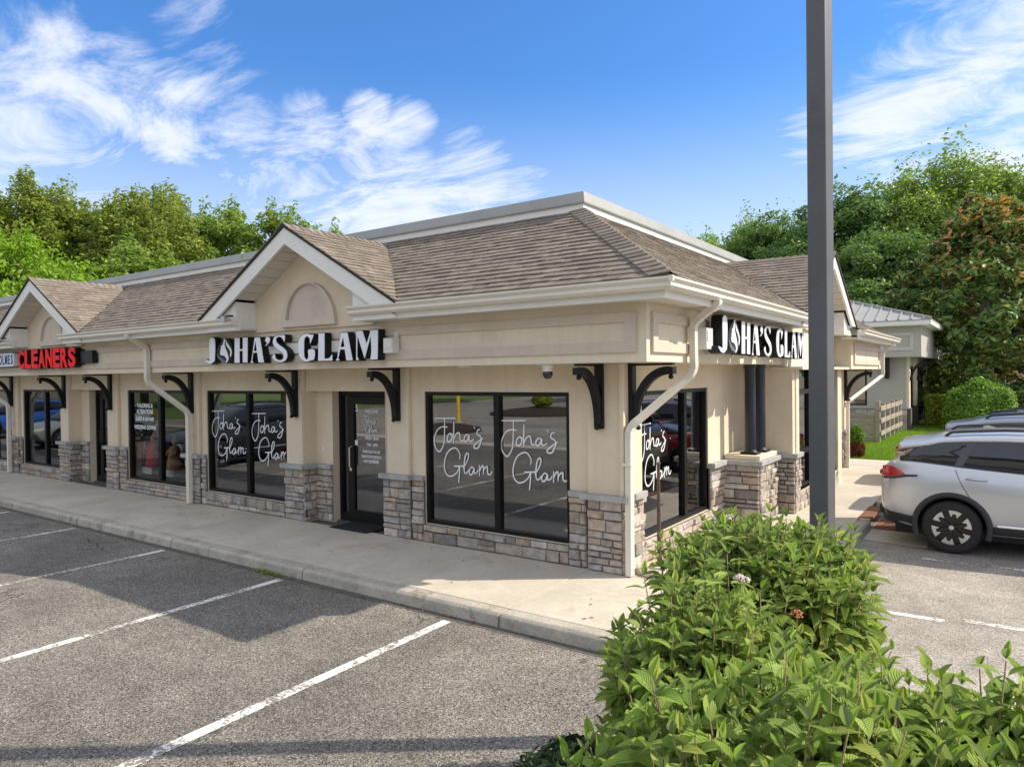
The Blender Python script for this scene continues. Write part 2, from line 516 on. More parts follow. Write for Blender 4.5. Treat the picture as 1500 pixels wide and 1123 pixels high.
M['green_umb'] = pm('green canvas', (.02, .16, .12), .8, .1, 4)

# ------------------------------------------------------------------ mesh helpers


class MB:
    def __init__(s):
        s.v = []
        s.f = []

    def add(s, vs, fs):
        o = len(s.v)
        s.v += [tuple(p) for p in vs]
        s.f += [tuple(i + o for i in f) for f in fs]
        return s

    def box(s, x0, x1, y0, y1, z0, z1):
        x0, x1 = min(x0, x1), max(x0, x1)
        y0, y1 = min(y0, y1), max(y0, y1)
        z0, z1 = min(z0, z1), max(z0, z1)
        return s.add([(x0, y0, z0), (x1, y0, z0), (x1, y1, z0), (x0, y1, z0), (x0, y0, z1), (x1, y0, z1), (x1, y1, z1), (x0, y1, z1)],
                     [(0, 3, 2, 1), (4, 5, 6, 7), (0, 1, 5, 4), (1, 2, 6, 5), (2, 3, 7, 6), (3, 0, 4, 7)])

    def prism(s, pts, vec):
        n = len(pts)
        a = [Vector(p) for p in pts]
        b = [p + Vector(vec) for p in a]
        nrm = Vector((0, 0, 0))
        for i in range(n):
            nrm += a[i].cross(a[(i + 1) % n])
        if nrm.dot(Vector(vec)) > 0:
            a.reverse()
            b.reverse()
        fs = [tuple(range(n)), tuple(range(2 * n - 1, n - 1, -1))]
        fs += [(i, i + n, (i + 1) % n + n, (i + 1) % n) for i in range(n)]
        return s.add(a + b, fs)

    def tube(s, path, r, n=10, square=None, up=None):
        """round tube (radius r or list) or rectangular tube (square=(w,h)) along a path"""
        P = [Vector(p) for p in path]
        m = len(P)
        rings = []
        ref = Vector(up) if up else None
        for i in range(m):
            d = (P[min(i + 1, m - 1)] - P[max(i - 1, 0)]).normalized()
            if i > 0 and i < m - 1:
                d = ((P[i] - P[i - 1]).normalized() + (P[i + 1] - P[i]).normalized()).normalized()
            if ref is None:
                ref = Vector((0, 0, 1)) if abs(d.z) < .9 else Vector((1, 0, 0))
            a = (ref - d * ref.dot(d))
            if a.length < 1e-4:
                a = d.orthogonal()
            a.normalize()
            if up is None:
                ref = a
            b = d.cross(a).normalized()
            if square:
                w, h = square[0] / 2, square[1] / 2
                rings.append([P[i] + a * w + b * h, P[i] - a * w + b * h, P[i] - a * w - b * h, P[i] + a * w - b * h])
            else:
                rr = r[i] if isinstance(r, (list, tuple)) else r
                rings.append([P[i] + (a * math.cos(2 * math.pi * k / n) + b * math.sin(2 * math.pi * k / n)) * rr for k in range(n)])
        k = len(rings[0])
        vs = [p for ring in rings for p in ring]
        fs = []
        for i in range(m - 1):
            for j in range(k):
                fs.append((i * k + j, i * k + (j + 1) % k, (i + 1) * k + (j + 1) % k, (i + 1) * k + j))
        fs.append(tuple(range(k - 1, -1, -1)))
        fs.append(tuple(range((m - 1) * k, m * k)))
        return s.add(vs, fs)

    def lathe(s, prof, c, n=24, axis='z', caps=True):
        """prof: (r, h) list"""
        vs = []
        for (r, h) in prof:
            for k in range(n):
                a = 2 * math.pi * k / n
                if axis == 'z':
                    vs.append((c[0] + r * math.cos(a), c[1] + r * math.sin(a), c[2] + h))
                else:
                    vs.append((c[0] + r * math.cos(a), c[1] - h, c[2] + r * math.sin(a)))
        fs = []
        m = len(prof)
        for i in range(m - 1):
            for j in range(n):
                fs.append((i * n + j, i * n + (j + 1) % n, (i + 1) * n + (j + 1) % n, (i + 1) * n + j))
        if caps and prof[0][0] > 1e-6:
            fs.append(tuple(range(n - 1, -1, -1)))
        if caps and prof[-1][0] > 1e-6:
            fs.append(tuple(range((m - 1) * n, m * n)))
        return s.add(vs, fs)

    def loft(s, rings, cap=True, closed=True):
        k = len(rings[0])
        vs = [p for r in rings for p in r]
        fs = []
        for i in range(len(rings) - 1):
            for j in range(k if closed else k - 1):
                fs.append((i * k + j, i * k + (j + 1) % k, (i + 1) * k + (j + 1) % k, (i + 1) * k + j))
        if cap:
            fs.append(tuple(range(k - 1, -1, -1)))
            fs.append(tuple(range((len(rings) - 1) * k, len(rings) * k)))
        return s.add(vs, fs)

    def mesh(s, name, mat=None, smooth=False, fix=False):
        me = bpy.data.meshes.new(name)
        me.from_pydata(s.v, [], s.f)
        if fix:
            bm = bmesh.new()
            bm.from_mesh(me)
            bmesh.ops.recalc_face_normals(bm, faces=bm.faces)
            bm.to_mesh(me)
            bm.free()
        if mat:
            me.materials.append(M[mat] if isinstance(mat, str) else mat)
        if smooth:
            me.polygons.foreach_set('use_smooth', [True] * len(me.polygons))
        me.update()
        return me

    def build(s, name, mat, parent=None, smooth=False, bevel=0, fix=False, **kw):
        return link(name, s.mesh(name, mat, smooth, fix), parent, bevel=bevel, **kw)


def link(name, me, parent=None, bevel=0, kind=None, matrix=None):
    o = bpy.data.objects.new(name, me)
    COL.objects.link(o)
    if parent:
        o.parent = parent
        if parent.get('_root') and matrix is None:
            o.location = -Vector(parent['_root'])
    if matrix is not None:
        o.matrix_basis = matrix
    if kind:
        o['kind'] = kind
    if bevel:
        md = o.modifiers.new('bevel', 'BEVEL')
        md.width = bevel
        md.segments = 2
        md.limit_method = 'ANGLE'
        md.angle_limit = math.radians(40)
    return o


def thing(name, label, cat, loc=(0, 0, 0), group=None, local=False, rotz=0):
    """empty at the base; parts are modelled in world coordinates unless local"""
    o = bpy.data.objects.new(name, None)
    COL.objects.link(o)
    o.empty_display_size = .2
    o.location = loc
    o.rotation_euler = (0, 0, rotz)
    if not local:
        o['_root'] = tuple(loc)
    o['label'] = label
    o['category'] = cat
    if group:
        o['group'] = group
    return o


def tag(o, label, cat, group=None):
    o['label'] = label
    o['category'] = cat
    if group:
        o['group'] = group
    return o


def struct(name, mb, mat, parent=None, **kw):
    return mb.build(name, mat, parent, kind='structure', **kw)


def copy_tree(o, parent=None, mats=None):
    c = o.copy()
    COL.objects.link(c)
    c.parent = parent
    if mats and c.type == 'MESH' and c.data.materials and c.data.materials[0].name in mats:
        c.data = c.data.copy()
        c.data.materials[0] = mats[c.data.materials[0].name]
    for ch in list(o.children):
        copy_tree(ch, c, mats)
    return c


def np_mesh(name, verts, faces, mat, uv=None, smooth=False):
    me = bpy.data.meshes.new(name)
    nv, (nf, k) = len(verts), faces.shape
    me.vertices.add(nv)
    me.vertices.foreach_set('co', verts.astype(np.float32).ravel())
    me.loops.add(nf * k)
    me.loops.foreach_set('vertex_index', faces.astype(np.int32).ravel())
    me.polygons.add(nf)
    me.polygons.foreach_set('loop_start', np.arange(0, nf * k, k, dtype=np.int32))
    me.polygons.foreach_set('loop_total', np.full(nf, k, dtype=np.int32))
    if smooth:
        me.polygons.foreach_set('use_smooth', np.ones(nf, dtype=bool))
    if uv is not None:
        l = me.uv_layers.new(name='uv')
        l.data.foreach_set('uv', uv[faces.ravel()].astype(np.float32).ravel())
    me.materials.append(M[mat])
    me.update(calc_edges=True)
    me.validate()
    return me


def curve_mesh(name, splines, extrude=0.0, offset=0.0, bevel=0.0):
    """closed 2D outlines (even-odd holes) -> filled, extruded mesh in the local XY plane, centred on z = 0"""
    cu = bpy.data.curves.new(name, 'CURVE')
    cu.dimensions = '2D'
    cu.fill_mode = 'BOTH'
    cu.extrude = extrude
    cu.offset = offset
    cu.bevel_depth = bevel
    for pts in splines:
        sp = cu.splines.new('POLY')
        sp.points.add(len(pts) - 1)
        for i, p in enumerate(pts):
            sp.points[i].co = (p[0], p[1], 0, 1)
        sp.use_cyclic_u = True
    return _to_mesh(name, cu)


def _to_mesh(name, cu):
    ob = bpy.data.objects.new('temp', cu)
    COL.objects.link(ob)
    dg = bpy.context.evaluated_depsgraph_get()
    me = bpy.data.meshes.new_from_object(ob.evaluated_get(dg))
    bpy.data.objects.remove(ob)
    bpy.data.curves.remove(cu)
    me.name = name
    return me


def text_mesh(name, body, size, extrude=0.0, offset=0.0, xs=1.0, align='CENTER', space=1.0, line=1.0):
    cu = bpy.data.curves.new(name, 'FONT')
    cu.body = body
    cu.size = size
    cu.extrude = extrude
    cu.offset = offset
    cu.align_x = align
    cu.space_character = space
    cu.space_line = line
    me = _to_mesh(name, cu)
    me.transform(Matrix.Diagonal((xs, 1, 1, 1)))
    return me


def face_front(me, x, y, z):
    """local XY (letters) -> wall facing -Y, at x, y, z"""
    me.transform(Matrix(((1, 0, 0, x), (0, 0, -1, y), (0, 1, 0, z), (0, 0, 0, 1))))
    return me


def face_side(me, x, y, z):
    """local XY (letters) -> wall facing +X"""
    me.transform(Matrix(((0, 0, 1, x), (1, 0, 0, y), (0, 1, 0, z), (0, 0, 0, 1))))
    return me


def setmat(me, mat):
    me.materials.clear()
    me.materials.append(M[mat])
    return me


def smooth_poly(pts, n=4, closed=True):
    out = []
    m = len(pts)
    rngi = range(m) if closed else range(m - 1)
    for i in rngi:
        if closed:
            p0, p1, p2, p3 = pts[i - 1], pts[i], pts[(i + 1) % m], pts[(i + 2) % m]
        else:
            p0, p1, p2, p3 = pts[max(i - 1, 0)], pts[i], pts[i + 1], pts[min(i + 2, m - 1)]
        for k in range(n):
            t = k / n
            out.append(tuple(.5 * ((2 * p1[c]) + (-p0[c] + p2[c]) * t + (2 * p0[c] - 5 * p1[c] + 4 * p2[c] - p3[c]) * t * t + (-p0[c] + 3 * p1[c] - 3 * p2[c] + p3[c]) * t ** 3) for c in (0, 1)))
    if not closed:
        out.append(tuple(pts[-1]))
    return out
LET = {'J':[(0.137,0.432),(0.293,0.426),(0.284,0.097),(0.242,0.05),(0.176,0.022),(0.12,0.019),(0.054,0.038),(-0.02,0.082),(-0.001,0.097),(0.056,0.089),(0.112,0.082),(0.128,0.1)],'H':[(0.847,0.433),(0.989,0.427),(0.984,0.245),(1.063,0.243),(1.068,0.428),(1.201,0.426),(1.19,0.02),(1.057,0.023),(1.062,0.21),(0.983,0.212),(0.978,0.022),(0.832,0.022)],'A1':[(1.382,0.415),(1.519,0.413),(1.617,0.012),(1.471,0.015),(1.442,0.171),(1.343,0.173),(1.311,0.048),(1.347,0.022),(1.347,0.012),(1.255,0.014),(1.29,0.054)],'A1h':[(1.405,0.352),(1.431,0.206),(1.355,0.203)],'ap':[(1.65,0.363),(1.675,0.402),(1.724,0.414),(1.766,0.396),(1.775,0.358),(1.745,0.315),(1.688,0.278),(1.64,0.272),(1.681,0.298),(1.694,0.322),(1.662,0.335)],'S':[(2.135,0.42),(2.132,0.325),(2.105,0.331),(2.075,0.371),(2.03,0.392),(1.968,0.395),(1.928,0.367),(1.932,0.328),(1.996,0.282),(2.103,0.23),(2.17,0.179),(2.191,0.111),(2.167,0.054),(2.097,0.017),(2.005,0.009),(1.896,0.031),(1.826,0.081),(1.822,0.106),(1.859,0.139),(1.891,0.139),(1.898,0.099),(1.928,0.064),(1.998,0.046),(2.068,0.056),(2.099,0.094),(2.077,0.138),(2.009,0.179),(1.917,0.226),(1.855,0.277),(1.841,0.326),(1.866,0.389),(1.937,0.42),(2.03,0.424)],'oval':[(0.572,0.434),(0.652,0.401),(0.73,0.331),(0.78,0.236),(0.773,0.148),(0.714,0.077),(0.615,0.027),(0.508,0.05),(0.4,0.105),(0.338,0.191),(0.369,0.285),(0.453,0.356),(0.526,0.396)],'face':[(0.563,0.426),(0.59,0.419),(0.571,0.373),(0.564,0.331),(0.595,0.268),(0.646,0.183),(0.671,0.119),(0.657,0.068),(0.606,0.032),(0.585,0.038),(0.616,0.079),(0.599,0.111),(0.546,0.149),(0.474,0.156),(0.442,0.172),(0.448,0.193),(0.436,0.209),(0.458,0.23),(0.446,0.256),(0.472,0.271),(0.466,0.303),(0.515,0.333),(0.54,0.379)],'hair':[(0.607,0.403),(0.624,0.371),(0.668,0.328),(0.728,0.274),(0.762,0.221),(0.752,0.159),(0.724,0.123),(0.716,0.16),(0.726,0.201),(0.692,0.254),(0.631,0.303),(0.601,0.356)],'cres':[(0.348,0.196),(0.364,0.137),(0.445,0.067),(0.597,0.032),(0.536,0.091),(0.419,0.136)],'G':[(2.804,0.396),(2.723,0.263),(2.717,0.282),(2.708,0.347),(2.657,0.375),(2.606,0.356),(2.588,0.287),(2.584,0.125),(2.6,0.066),(2.632,0.044),(2.662,0.054),(2.675,0.091),(2.677,0.182),(2.816,0.178),(2.812,0.045),(2.73,0.02),(2.631,0.004),(2.532,0.03),(2.467,0.096),(2.444,0.205),(2.451,0.303),(2.507,0.382),(2.591,0.416),(2.674,0.421),(2.739,0.404)],'L':[(2.91,0.415),(3.045,0.412),(3.037,0.045),(3.131,0.048),(3.203,0.109),(3.208,0.007),(2.892,0.009)],'A2':[(3.393,0.402),(3.528,0.401),(3.629,0.001),(3.495,0.003),(3.463,0.158),(3.373,0.161),(3.332,0.043),(3.362,0.006),(3.267,0.005),(3.309,0.054),(3.322,0.157)],'A2h':[(3.434,0.328),(3.457,0.204),(3.381,0.202)],'M':[(3.702,0.413),(3.83,0.412),(3.909,0.234),(3.99,0.413),(4.134,0.41),(4.119,0.005),(3.972,0.003),(3.995,0.117),(3.988,0.316),(3.872,0.03),(3.858,0.031),(3.734,0.326),(3.718,0.064),(3.756,0.001),(3.693,0.002)]}
SCRIPT = [[(0.01,0.704),(0.405,0.715)],[(0.205,0.71),(0.203,0.561),(0.189,0.364),(0.139,0.263),(0.09,0.227),(0.031,0.279),(0.005,0.355),(0.02,0.455),(0.076,0.545),(0.158,0.586),(0.256,0.585)],[(0.308,0.5),(0.262,0.465),(0.254,0.399),(0.288,0.379),(0.333,0.414),(0.339,0.468),(0.308,0.5),(0.355,0.48)],[(0.378,0.665),(0.371,0.502),(0.369,0.362)],[(0.372,0.416),(0.42,0.494),(0.472,0.511),(0.484,0.464),(0.497,0.411),(0.548,0.402)],[(0.65,0.482),(0.6,0.49),(0.561,0.435),(0.581,0.393),(0.624,0.417),(0.653,0.482),(0.652,0.418),(0.687,0.405),(0.738,0.433)],[(0.74,0.606),(0.755,0.581)],[(0.849,0.574),(0.809,0.562),(0.793,0.509),(0.85,0.48),(0.866,0.418),(0.811,0.32),(0.749,0.311),(0.736,0.337),(0.799,0.393),(0.899,0.457)],[(0.475,0.141),(0.486,0.206),(0.43,0.285),(0.352,0.289),(0.259,0.225),(0.204,0.102),(0.202,-0.029),(0.268,-0.107),(0.36,-0.094),(0.439,-0.034),(0.474,0.038)],[(0.375,0.037),(0.53,0.048),(0.569,0.061)],[(0.479,0.055),(0.472,-0.074),(0.455,-0.194)],[(0.543,0.017),(0.607,0.107),(0.642,0.194),(0.622,0.236),(0.583,0.191),(0.561,0.061),(0.567,-0.035),(0.605,-0.043),(0.644,0.003)],[(0.737,0.031),(0.695,0.045),(0.652,-0.007),(0.661,-0.06),(0.706,-0.046),(0.74,0.031),(0.739,-0.033),(0.776,-0.03),(0.812,0.015)],[(0.832,0.08),(0.83,-0.068)],[(0.831,-0.005),(0.869,0.061),(0.901,0.068),(0.899,-0.041)],[(0.9,0.011),(0.935,0.055),(0.967,0.068),(0.973,-0.005),(0.99,-0.035),(1.026,-0.028),(1.055,0.012)]]

# ------------------------------------------------------------------ ground, roads, pavements
SWZ = 0.14
struct('ground', MB().add([(-900, -900, -.06), (900, -900, -.06), (900, 900, -.06), (-900, 900, -.06)], [(0, 1, 2, 3)]), 'dirt')
struct('parking_lot', MB().add([(-75, -12.3, 0), (45, -12.3, 0), (45, 70, 0), (-75, 70, 0)], [(0, 1, 2, 3)]), 'asphalt')
struct('side_lot', MB().add([(1.9, -3.2, .002), (45, -3.2, .002), (45, 70, .002), (1.9, 70, .002)], [(0, 1, 2, 3)]), 'asphalt_old')
struct('gutter_strip', MB().box(-75, 45, -13.1, -12.3, -.05, .012), 'concrete')
struct('far_lot', MB().add([(-95, -70, 0), (60, -70, 0), (60, -13.1, 0), (-95, -13.1, 0)], [(0, 1, 2, 3)]), 'asphalt_old')

lines = [(-1.0, -2.03, -7.4, .03), (-3.72, -2.03, -7.3, .05), (-6.45, -2.03, -7.3, .0), (-9.27, -2.03, -7.3, .0), (-12.02, -2.03, -7.3, 0), (-14.76, -2.03, -7.3, 0),
         (-17.5, -2.03, -7.3, 0), (-20.2, -2.03, -7.3, 0), (-23, -2.03, -7.3, 0), (-25.7, -2.03, -7.3, 0), (-28.5, -2.03, -7.3, 0)]
for (x, y0, y1, sk) in lines:
    h = .055
    struct('parking_line', MB().add([(x - h, y0, .004), (x + h, y0, .004), (x + h + sk, y1, .004), (x - h + sk, y1, .004)], [(0, 3, 2, 1)]), 'paint_line')
for (x0, x1, y) in [(2.25, 3.18, .70), (3.32, 7.6, .84), (2.75, 7.6, 3.33), (2.5, 7.6, 6.0), (2.5, 7.6, 8.6), (2.5, 7.6, 11.2)]:
    struct('parking_line', MB().add([(x0, y - .05, .004), (x1, y - .04, .004), (x1, y + .06, .004), (x0, y + .05, .004)], [(0, 1, 2, 3)]), 'paint_line')

walk = struct('sidewalk', MB().box(-30, 1.72, -1.70, .3, -.05, .118).box(.3, 1.72, .3, 13.5, -.05, .118), 'mortar')
xe = -.47
xs = [1.72, .55] + [xe - 1.525 * k for k in range(0, 20)]
for i in range(len(xs) - 1):
    x1, x0 = xs[i] - .004, xs[i + 1] + .004
    dz = random.uniform(-.0015, .0015)
    struct('slab', MB().box(x0, x1, -1.694, .02, .06, SWZ + dz), 'concrete', walk, bevel=.006)
ys = [.024, 1.5, 3.0, 4.55, 6.1, 7.6, 9.1, 10.6, 12.1, 13.5]
for i in range(len(ys) - 1):
    struct('slab', MB().box(.02, 1.716, ys[i] + .004, ys[i + 1] - .004, .06, SWZ + random.uniform(-.0015, .0015)), 'concrete', walk, bevel=.006)

curb = struct('curb', MB().box(-30, 1.3, -1.86, -1.705, -.2, .05).box(1.735, 1.88, -.4, 4.9, -.2, .05), 'mortar')


def curb_piece(x0, x1, y0, y1, z1=SWZ):
    mb = MB()
    if abs(x1 - x0) > abs(y1 - y0):                               # runs along x, battered face towards -y
        mb.prism([(x0, -1.702, -.1), (x0, -1.702, z1), (x0, -1.85, z1), (x0, -1.885, z1 - .03), (x0, -1.905, -.1)], (x1 - x0, 0, 0))
    else:                                                          # runs along y, face towards +x
        mb.prism([(1.724, y0, -.1), (1.724, y0, z1), (1.865, y0, z1), (1.895, y0, z1 - .03), (1.91, y0, -.1)], (0, y1 - y0, 0))
    struct('curb_stone', mb, 'curb', curb, bevel=.010)


cx = [1.42, -.45] + [-.45 - 3.03 * k for k in range(1, 11)]
for i in range(len(cx) - 1):
    curb_piece(cx[i + 1] + .009, cx[i] - .009, 0, 0)
for a, b in [(-.3, 1.9), (1.912, 4.85), (6.75, 9.7), (9.712, 13.4)]:
    curb_piece(0, 0, a, b)
# weeds in the kerb joint, dirt line at the kerb foot
struct('dirt_strip', MB().add([(-30, -1.99, .003), (1.3, -1.99, .003), (1.3, -1.895, .006), (-30, -1.895, .006)], [(0, 1, 2, 3)]), 'mortar')

# planting island at the corner
ISL = [(1.45, -1.92), (1.66, -3.2), (1.95, -4.8), (2.1, -6.4), (2.3, -9.5), (5.6, -9.5), (5.5, -6.0), (4.6, -4.5), (3.3, -2.9), (2.75, -1.6), (2.45, -.75), (2.1, -.42), (1.93, -.42), (1.93, -1.7)]
struct('planting_bed', MB().prism([(x, y, -.05) for x, y in ISL], (0, 0, .13)), 'mulch')
isl = struct('island_curb', MB().prism([(x, y, -.06) for x, y in ISL], (0, 0, .05)), 'mortar')
cxm, cym = 3.3, -5.0
for i in range(len(ISL) - 3):
    a, b = Vector((*ISL[i], 0)), Vector((*ISL[i + 1], 0))
    d = (b - a).normalized()
    n = Vector((d.y, -d.x, 0))
    if n.dot(Vector((cxm, cym, 0)) - a) > 0:
        n = -n
    a, b = a + d * .006, b - d * .006
    mb = MB().prism([tuple(a - n * .0), tuple(b - n * .0), tuple(b + n * .13), tuple(a + n * .13)], (0, 0, .125))
    struct('curb_stone', mb, 'curb', isl, bevel=.015)

# storm drain at the right-hand kerb
dr = thing('storm_drain', 'rusty iron storm drain inlet with slotted grate in the kerb behind the silver car', 'storm drain', (1.85, 5.8, 0))
MB().box(1.70, 1.90, 5.0, 6.2, .10, .152).build('hood', 'rust', dr, bevel=.012)
MB().box(1.74, 1.90, 4.87, 4.94, -.05, .16).build('side_block', 'concrete', dr, bevel=.012)
MB().box(1.74, 1.90, 6.66, 6.73, -.05, .16).build('side_block', 'concrete', dr, bevel=.012)
MB().box(1.72, 1.74, 4.95, 6.65, -.2, .10).build('throat', 'black', dr)
g = MB().box(1.93, 2.02, 4.95, 6.6, 0.0, .012).box(2.50, 2.56, 4.95, 6.6, 0, .012)
for k in range(15):
    y = 4.96 + k * .112
    g.box(2.02, 2.50, y, y + .055, .001, .011)
g.box(2.23, 2.28, 4.95, 6.6, .002, .0125)
g.build('grate', 'rust', dr)
MB().box(2.0, 2.52, 4.97, 6.58, -.05, .0015).build('pit', 'black', dr)
struct('drain_apron', MB().prism([(1.92, 4.1, 0), (2.75, 4.0, 0), (2.75, 4.9, 0), (1.92, 4.9, 0)], (0, 0, .006)), 'concrete')

# lawn beyond the corner and the far path
struct('lawn_bed', MB().prism([(-6, 13.55, 0), (1.7, 13.55, 0), (1.7, 33, 0), (-6, 33, 0)], (0, 0, .1)), 'lawn_soil')
NB = 26000
gx, gy = rng.uniform(-.75, 1.7, NB), 13.6 + 19.3 * rng.uniform(0, 1, NB) ** 1.5
gh, ga = rng.uniform(.05, .11, NB), rng.uniform(0, math.pi, NB)
lx, ly = rng.normal(0, .03, NB), rng.normal(0, .03, NB)
w2 = .010
v = np.zeros((NB, 3, 3))
v[:, 0] = np.stack([gx - w2 * np.cos(ga), gy - w2 * np.sin(ga), np.full(NB, .095)], 1)
v[:, 1] = np.stack([gx + w2 * np.cos(ga), gy + w2 * np.sin(ga), np.full(NB, .095)], 1)
v[:, 2] = np.stack([gx + lx, gy + ly, .095 + gh], 1)
link('lawn', np_mesh('lawn', v.reshape(-1, 3), np.arange(NB * 3).reshape(-1, 3), 'lawn'), kind='stuff')
struct('far_path', MB().box(-.4, 1.5, 33, 75, -.05, .13), 'concrete')

# ------------------------------------------------------------------ the strip mall building
bld = thing('strip_mall_building', 'cream stucco strip of shops with stone base, black brackets and brown shingled roof', 'building', (-10, 5, SWZ))


def FR(u, w, z):
    return (u, -w, z)


def SD(u, w, z):
    return (w, u, z)


def bx(mb, F, u0, u1, w0, w1, z0, z1):
    a, b = F(u0, w0, z0), F(u1, w1, z1)
    return mb.box(a[0], b[0], a[1], b[1], a[2], b[2])


XL = -27.0
PIERS = [(-.49, -.045), (-3.93, -3.46), (-6.28, -5.84), (-9.35, -8.92), (-12.5, -12.05), (-14.8, -14.36), (-17.67, -17.26), (-20.75, -20.3)]
WINS = [(-3.2, -.78), (-8.75, -6.36), (-11.74, -9.38), (-17.1, -14.85), (-20.2, -17.8)]
DOORS = [(-5.84, -3.93), (-14.36, -12.5)]
WZ0, WZ1 = .39, 2.29
wall = MB()
WF, WB = -.09, -.36                                              # wall front and back (outward coordinate)
cuts = sorted(WINS + DOORS)
u = XL
for (a, b) in cuts:
    bx(wall, FR, u, a, WF, WB, .05, 2.645)
    if (a, b) in DOORS:
        bx(wall, FR, a, b, WF, WB, 2.29, 2.645)
    else:
        bx(wall, FR, a, b, WF, WB, .05, WZ0)
        bx(wall, FR, a, b, WF, WB, WZ1, 2.645)
    u = b
bx(wall, FR, u, -.1, WF, WB, .05, 2.645)
# side wall (plane x = -.06), a window, then the recess, the entrance bay and the far corner
S0 = -.07
bx(wall, SD, .09, .65, S0, -.36, .05, 2.645)
bx(wall, SD, .65, 3.06, S0, -.36, .05, .42)
bx(wall, SD, .65, 3.06, S0, -.36, 2.29, 2.645)
bx(wall, SD, 3.06, 3.765, S0, -.36, .05, 2.645)
bx(wall, SD, 3.775, 4.85, S0, -.36, .05, 2.645)
wall.box(-.36, .74, 4.85, 5.02, .05, 2.60)                          # return of the bay, faces the street
wall.box(.44, .76, 5.02, 5.22, .05, 2.60)
wall.box(.44, .74, 5.22, 8.55, .05, .46)
wall.box(.44, .76, 8.55, 8.95, .05, 2.60)
bx(wall, SD, 8.95, 11.8, .28, -.1, .05, 2.645)
wall.box(XL, .28, 11.5, 11.8, .05, 3.3)
wall.box(XL, XL + .3, -.09, 11.5, .05, 3.3)
wall.build('wall', 'stucco', bld)

for i, (a, b) in enumerate(PIERS):
    piers = MB()
    bx(piers, FR, a, b, -.02, WF, 1.06, 2.64)
    piers.build('pier', 'stucco', bld, bevel=.012)
# sides of the door recesses
for (a, b) in DOORS:
    mb = MB()
    mb.box(a - .02, a + .001, -.0 + .02, .55, .05, 2.29).box(a, a + .40, .30, .60, .05, 2.29)
    mb.box(b - .001, b + .02, .02, .6, .05, 2.29).box(b - .08, b, .42, .6, .05, 2.29)
    mb.box(a - .05, b + .05, .36, .62, 2.29, 2.6)
    mb.build('door_recess', 'stucco', bld)
MB().box(-.04, .02, -.02, .49, 1.06, 2.64).build('pier', 'stucco', bld, bevel=.01)
mbp = MB().box(.12, .36, 11.38, 11.82, 1.06, 2.64)
mbp.build('pier', 'stucco', bld, bevel=.01)

# ---- stones
STONES = []


def stone(F, u0, u1, z0, z1, w):
    p = random.uniform(.018, .052)
    j = lambda a: random.uniform(-a, a)
    e = .004
    r0 = [(u0, -.012, z0), (u1, -.012, z0), (u1, -.012, z1), (u0, -.012, z1)]
    r1 = [(u0 + e + j(.002), p * .55, z0 + e + j(.002)), (u1 - e + j(.002), p * .55 + j(.004), z0 + e + j(.002)), (u1 - e + j(.002), p * .55, z1 - e + j(.002)), (u0 + e + j(.002), p * .55, z1 - e + j(.002))]
    c = random.uniform(.010, .022)
    um, zm = (u0 + u1) / 2, (z0 + z1) / 2
    r2 = [(u0 + c + j(.006), p + j(.008), z0 + c * .7 + j(.004)), (um + j(.02), p + j(.01), z0 + c * .7 + j(.006)), (u1 - c + j(.006), p + j(.008), z0 + c * .7 + j(.004)),
          (u1 - c + j(.006), p + j(.008), z1 - c * .7 + j(.004)), (um + j(.02), p + j(.01), z1 - c * .7 + j(.006)), (u0 + c + j(.006), p + j(.008), z1 - c * .7 + j(.004))]
    vs = [F(a, b + w, z) for (a, b, z) in r0 + r1 + r2]
    fs = [(0, 1, 5, 4), (1, 2, 6, 5), (2, 3, 7, 6), (3, 0, 4, 7), (4, 5, 10, 9), (4, 9, 8), (5, 6, 11, 10), (6, 7, 12), (6, 12, 11), (7, 13, 12), (7, 4, 8, 13), (8, 9, 12, 13), (9, 10, 11, 12)]
    if F is SD:
        fs = [tuple(reversed(f)) for f in fs]
    cen = sum((Vector(v) for v in vs), Vector()) / len(vs)
    STONES.append(((cen - CAM).length, vs, fs))


BACK = MB()


def stone_wall(F, u0, u1, z0, z1, w, lo=.16, hi=.46, bk=.05):
    bx(BACK, F, u0, u1, w, w - bk, z0, z1)
    z = z0
    while z < z1 - .02:
        h = random.choice([.07, .085, .105, .125, .15])
        if z1 - (z + h) < .07:
            h = z1 - z
            if h > .17:
                h = h / 2
        u = u0
        while u < u1 - .01:
            l = random.uniform(lo, hi)
            if u1 - (u + l) < lo * .7:
                l = u1 - u
            if h > .11 and l > .2 and random.random() < .18:      # two thin ones stacked
                stone(F, u + .003, u + l - .003, z + .003, z + h / 2 - .002, w)
                stone(F, u + .003, u + l - .003, z + h / 2 + .002, z + h - .003, w)
            else:
                stone(F, u + .003, u + l - .003, z + .003, z + h - .003, w)
            u += l
        z += h


class CapList:
    def box(s, *a):
        MB().box(*a).build('cap_stone', 'capstone', bld, bevel=.006)


CAPS = CapList()


def cap(x0, x1, y0, y1, z=1.0):
    CAPS.box(x0, x1, y0, y1, z, z + .075)


CT = 1.0
for i, (a, b) in enumerate(PIERS[:7]):
    stone_wall(FR, a - (.03 if i else .0), b + .03, SWZ, CT, -.02, .13, .34)
    cap(a - .07, b + .07, -.075, .09, CT)
for (a, b) in WINS[:5]:
    stone_wall(FR, a, b, SWZ, WZ0 - .01, -.06)
# strips between windows and piers
for (a, b) in [(-3.43, -3.205), (-.775, -.52), (-8.89, -8.755), (-6.355, -6.31), (-12.02, -11.745), (-17.23, -17.105), (-9.375, -9.38)]:
    if b - a > .06:
        stone_wall(FR, a, b, SWZ, CT, -.065, .10, .26)
        CAPS.box(a, b, .02, .088, CT, CT + .072)
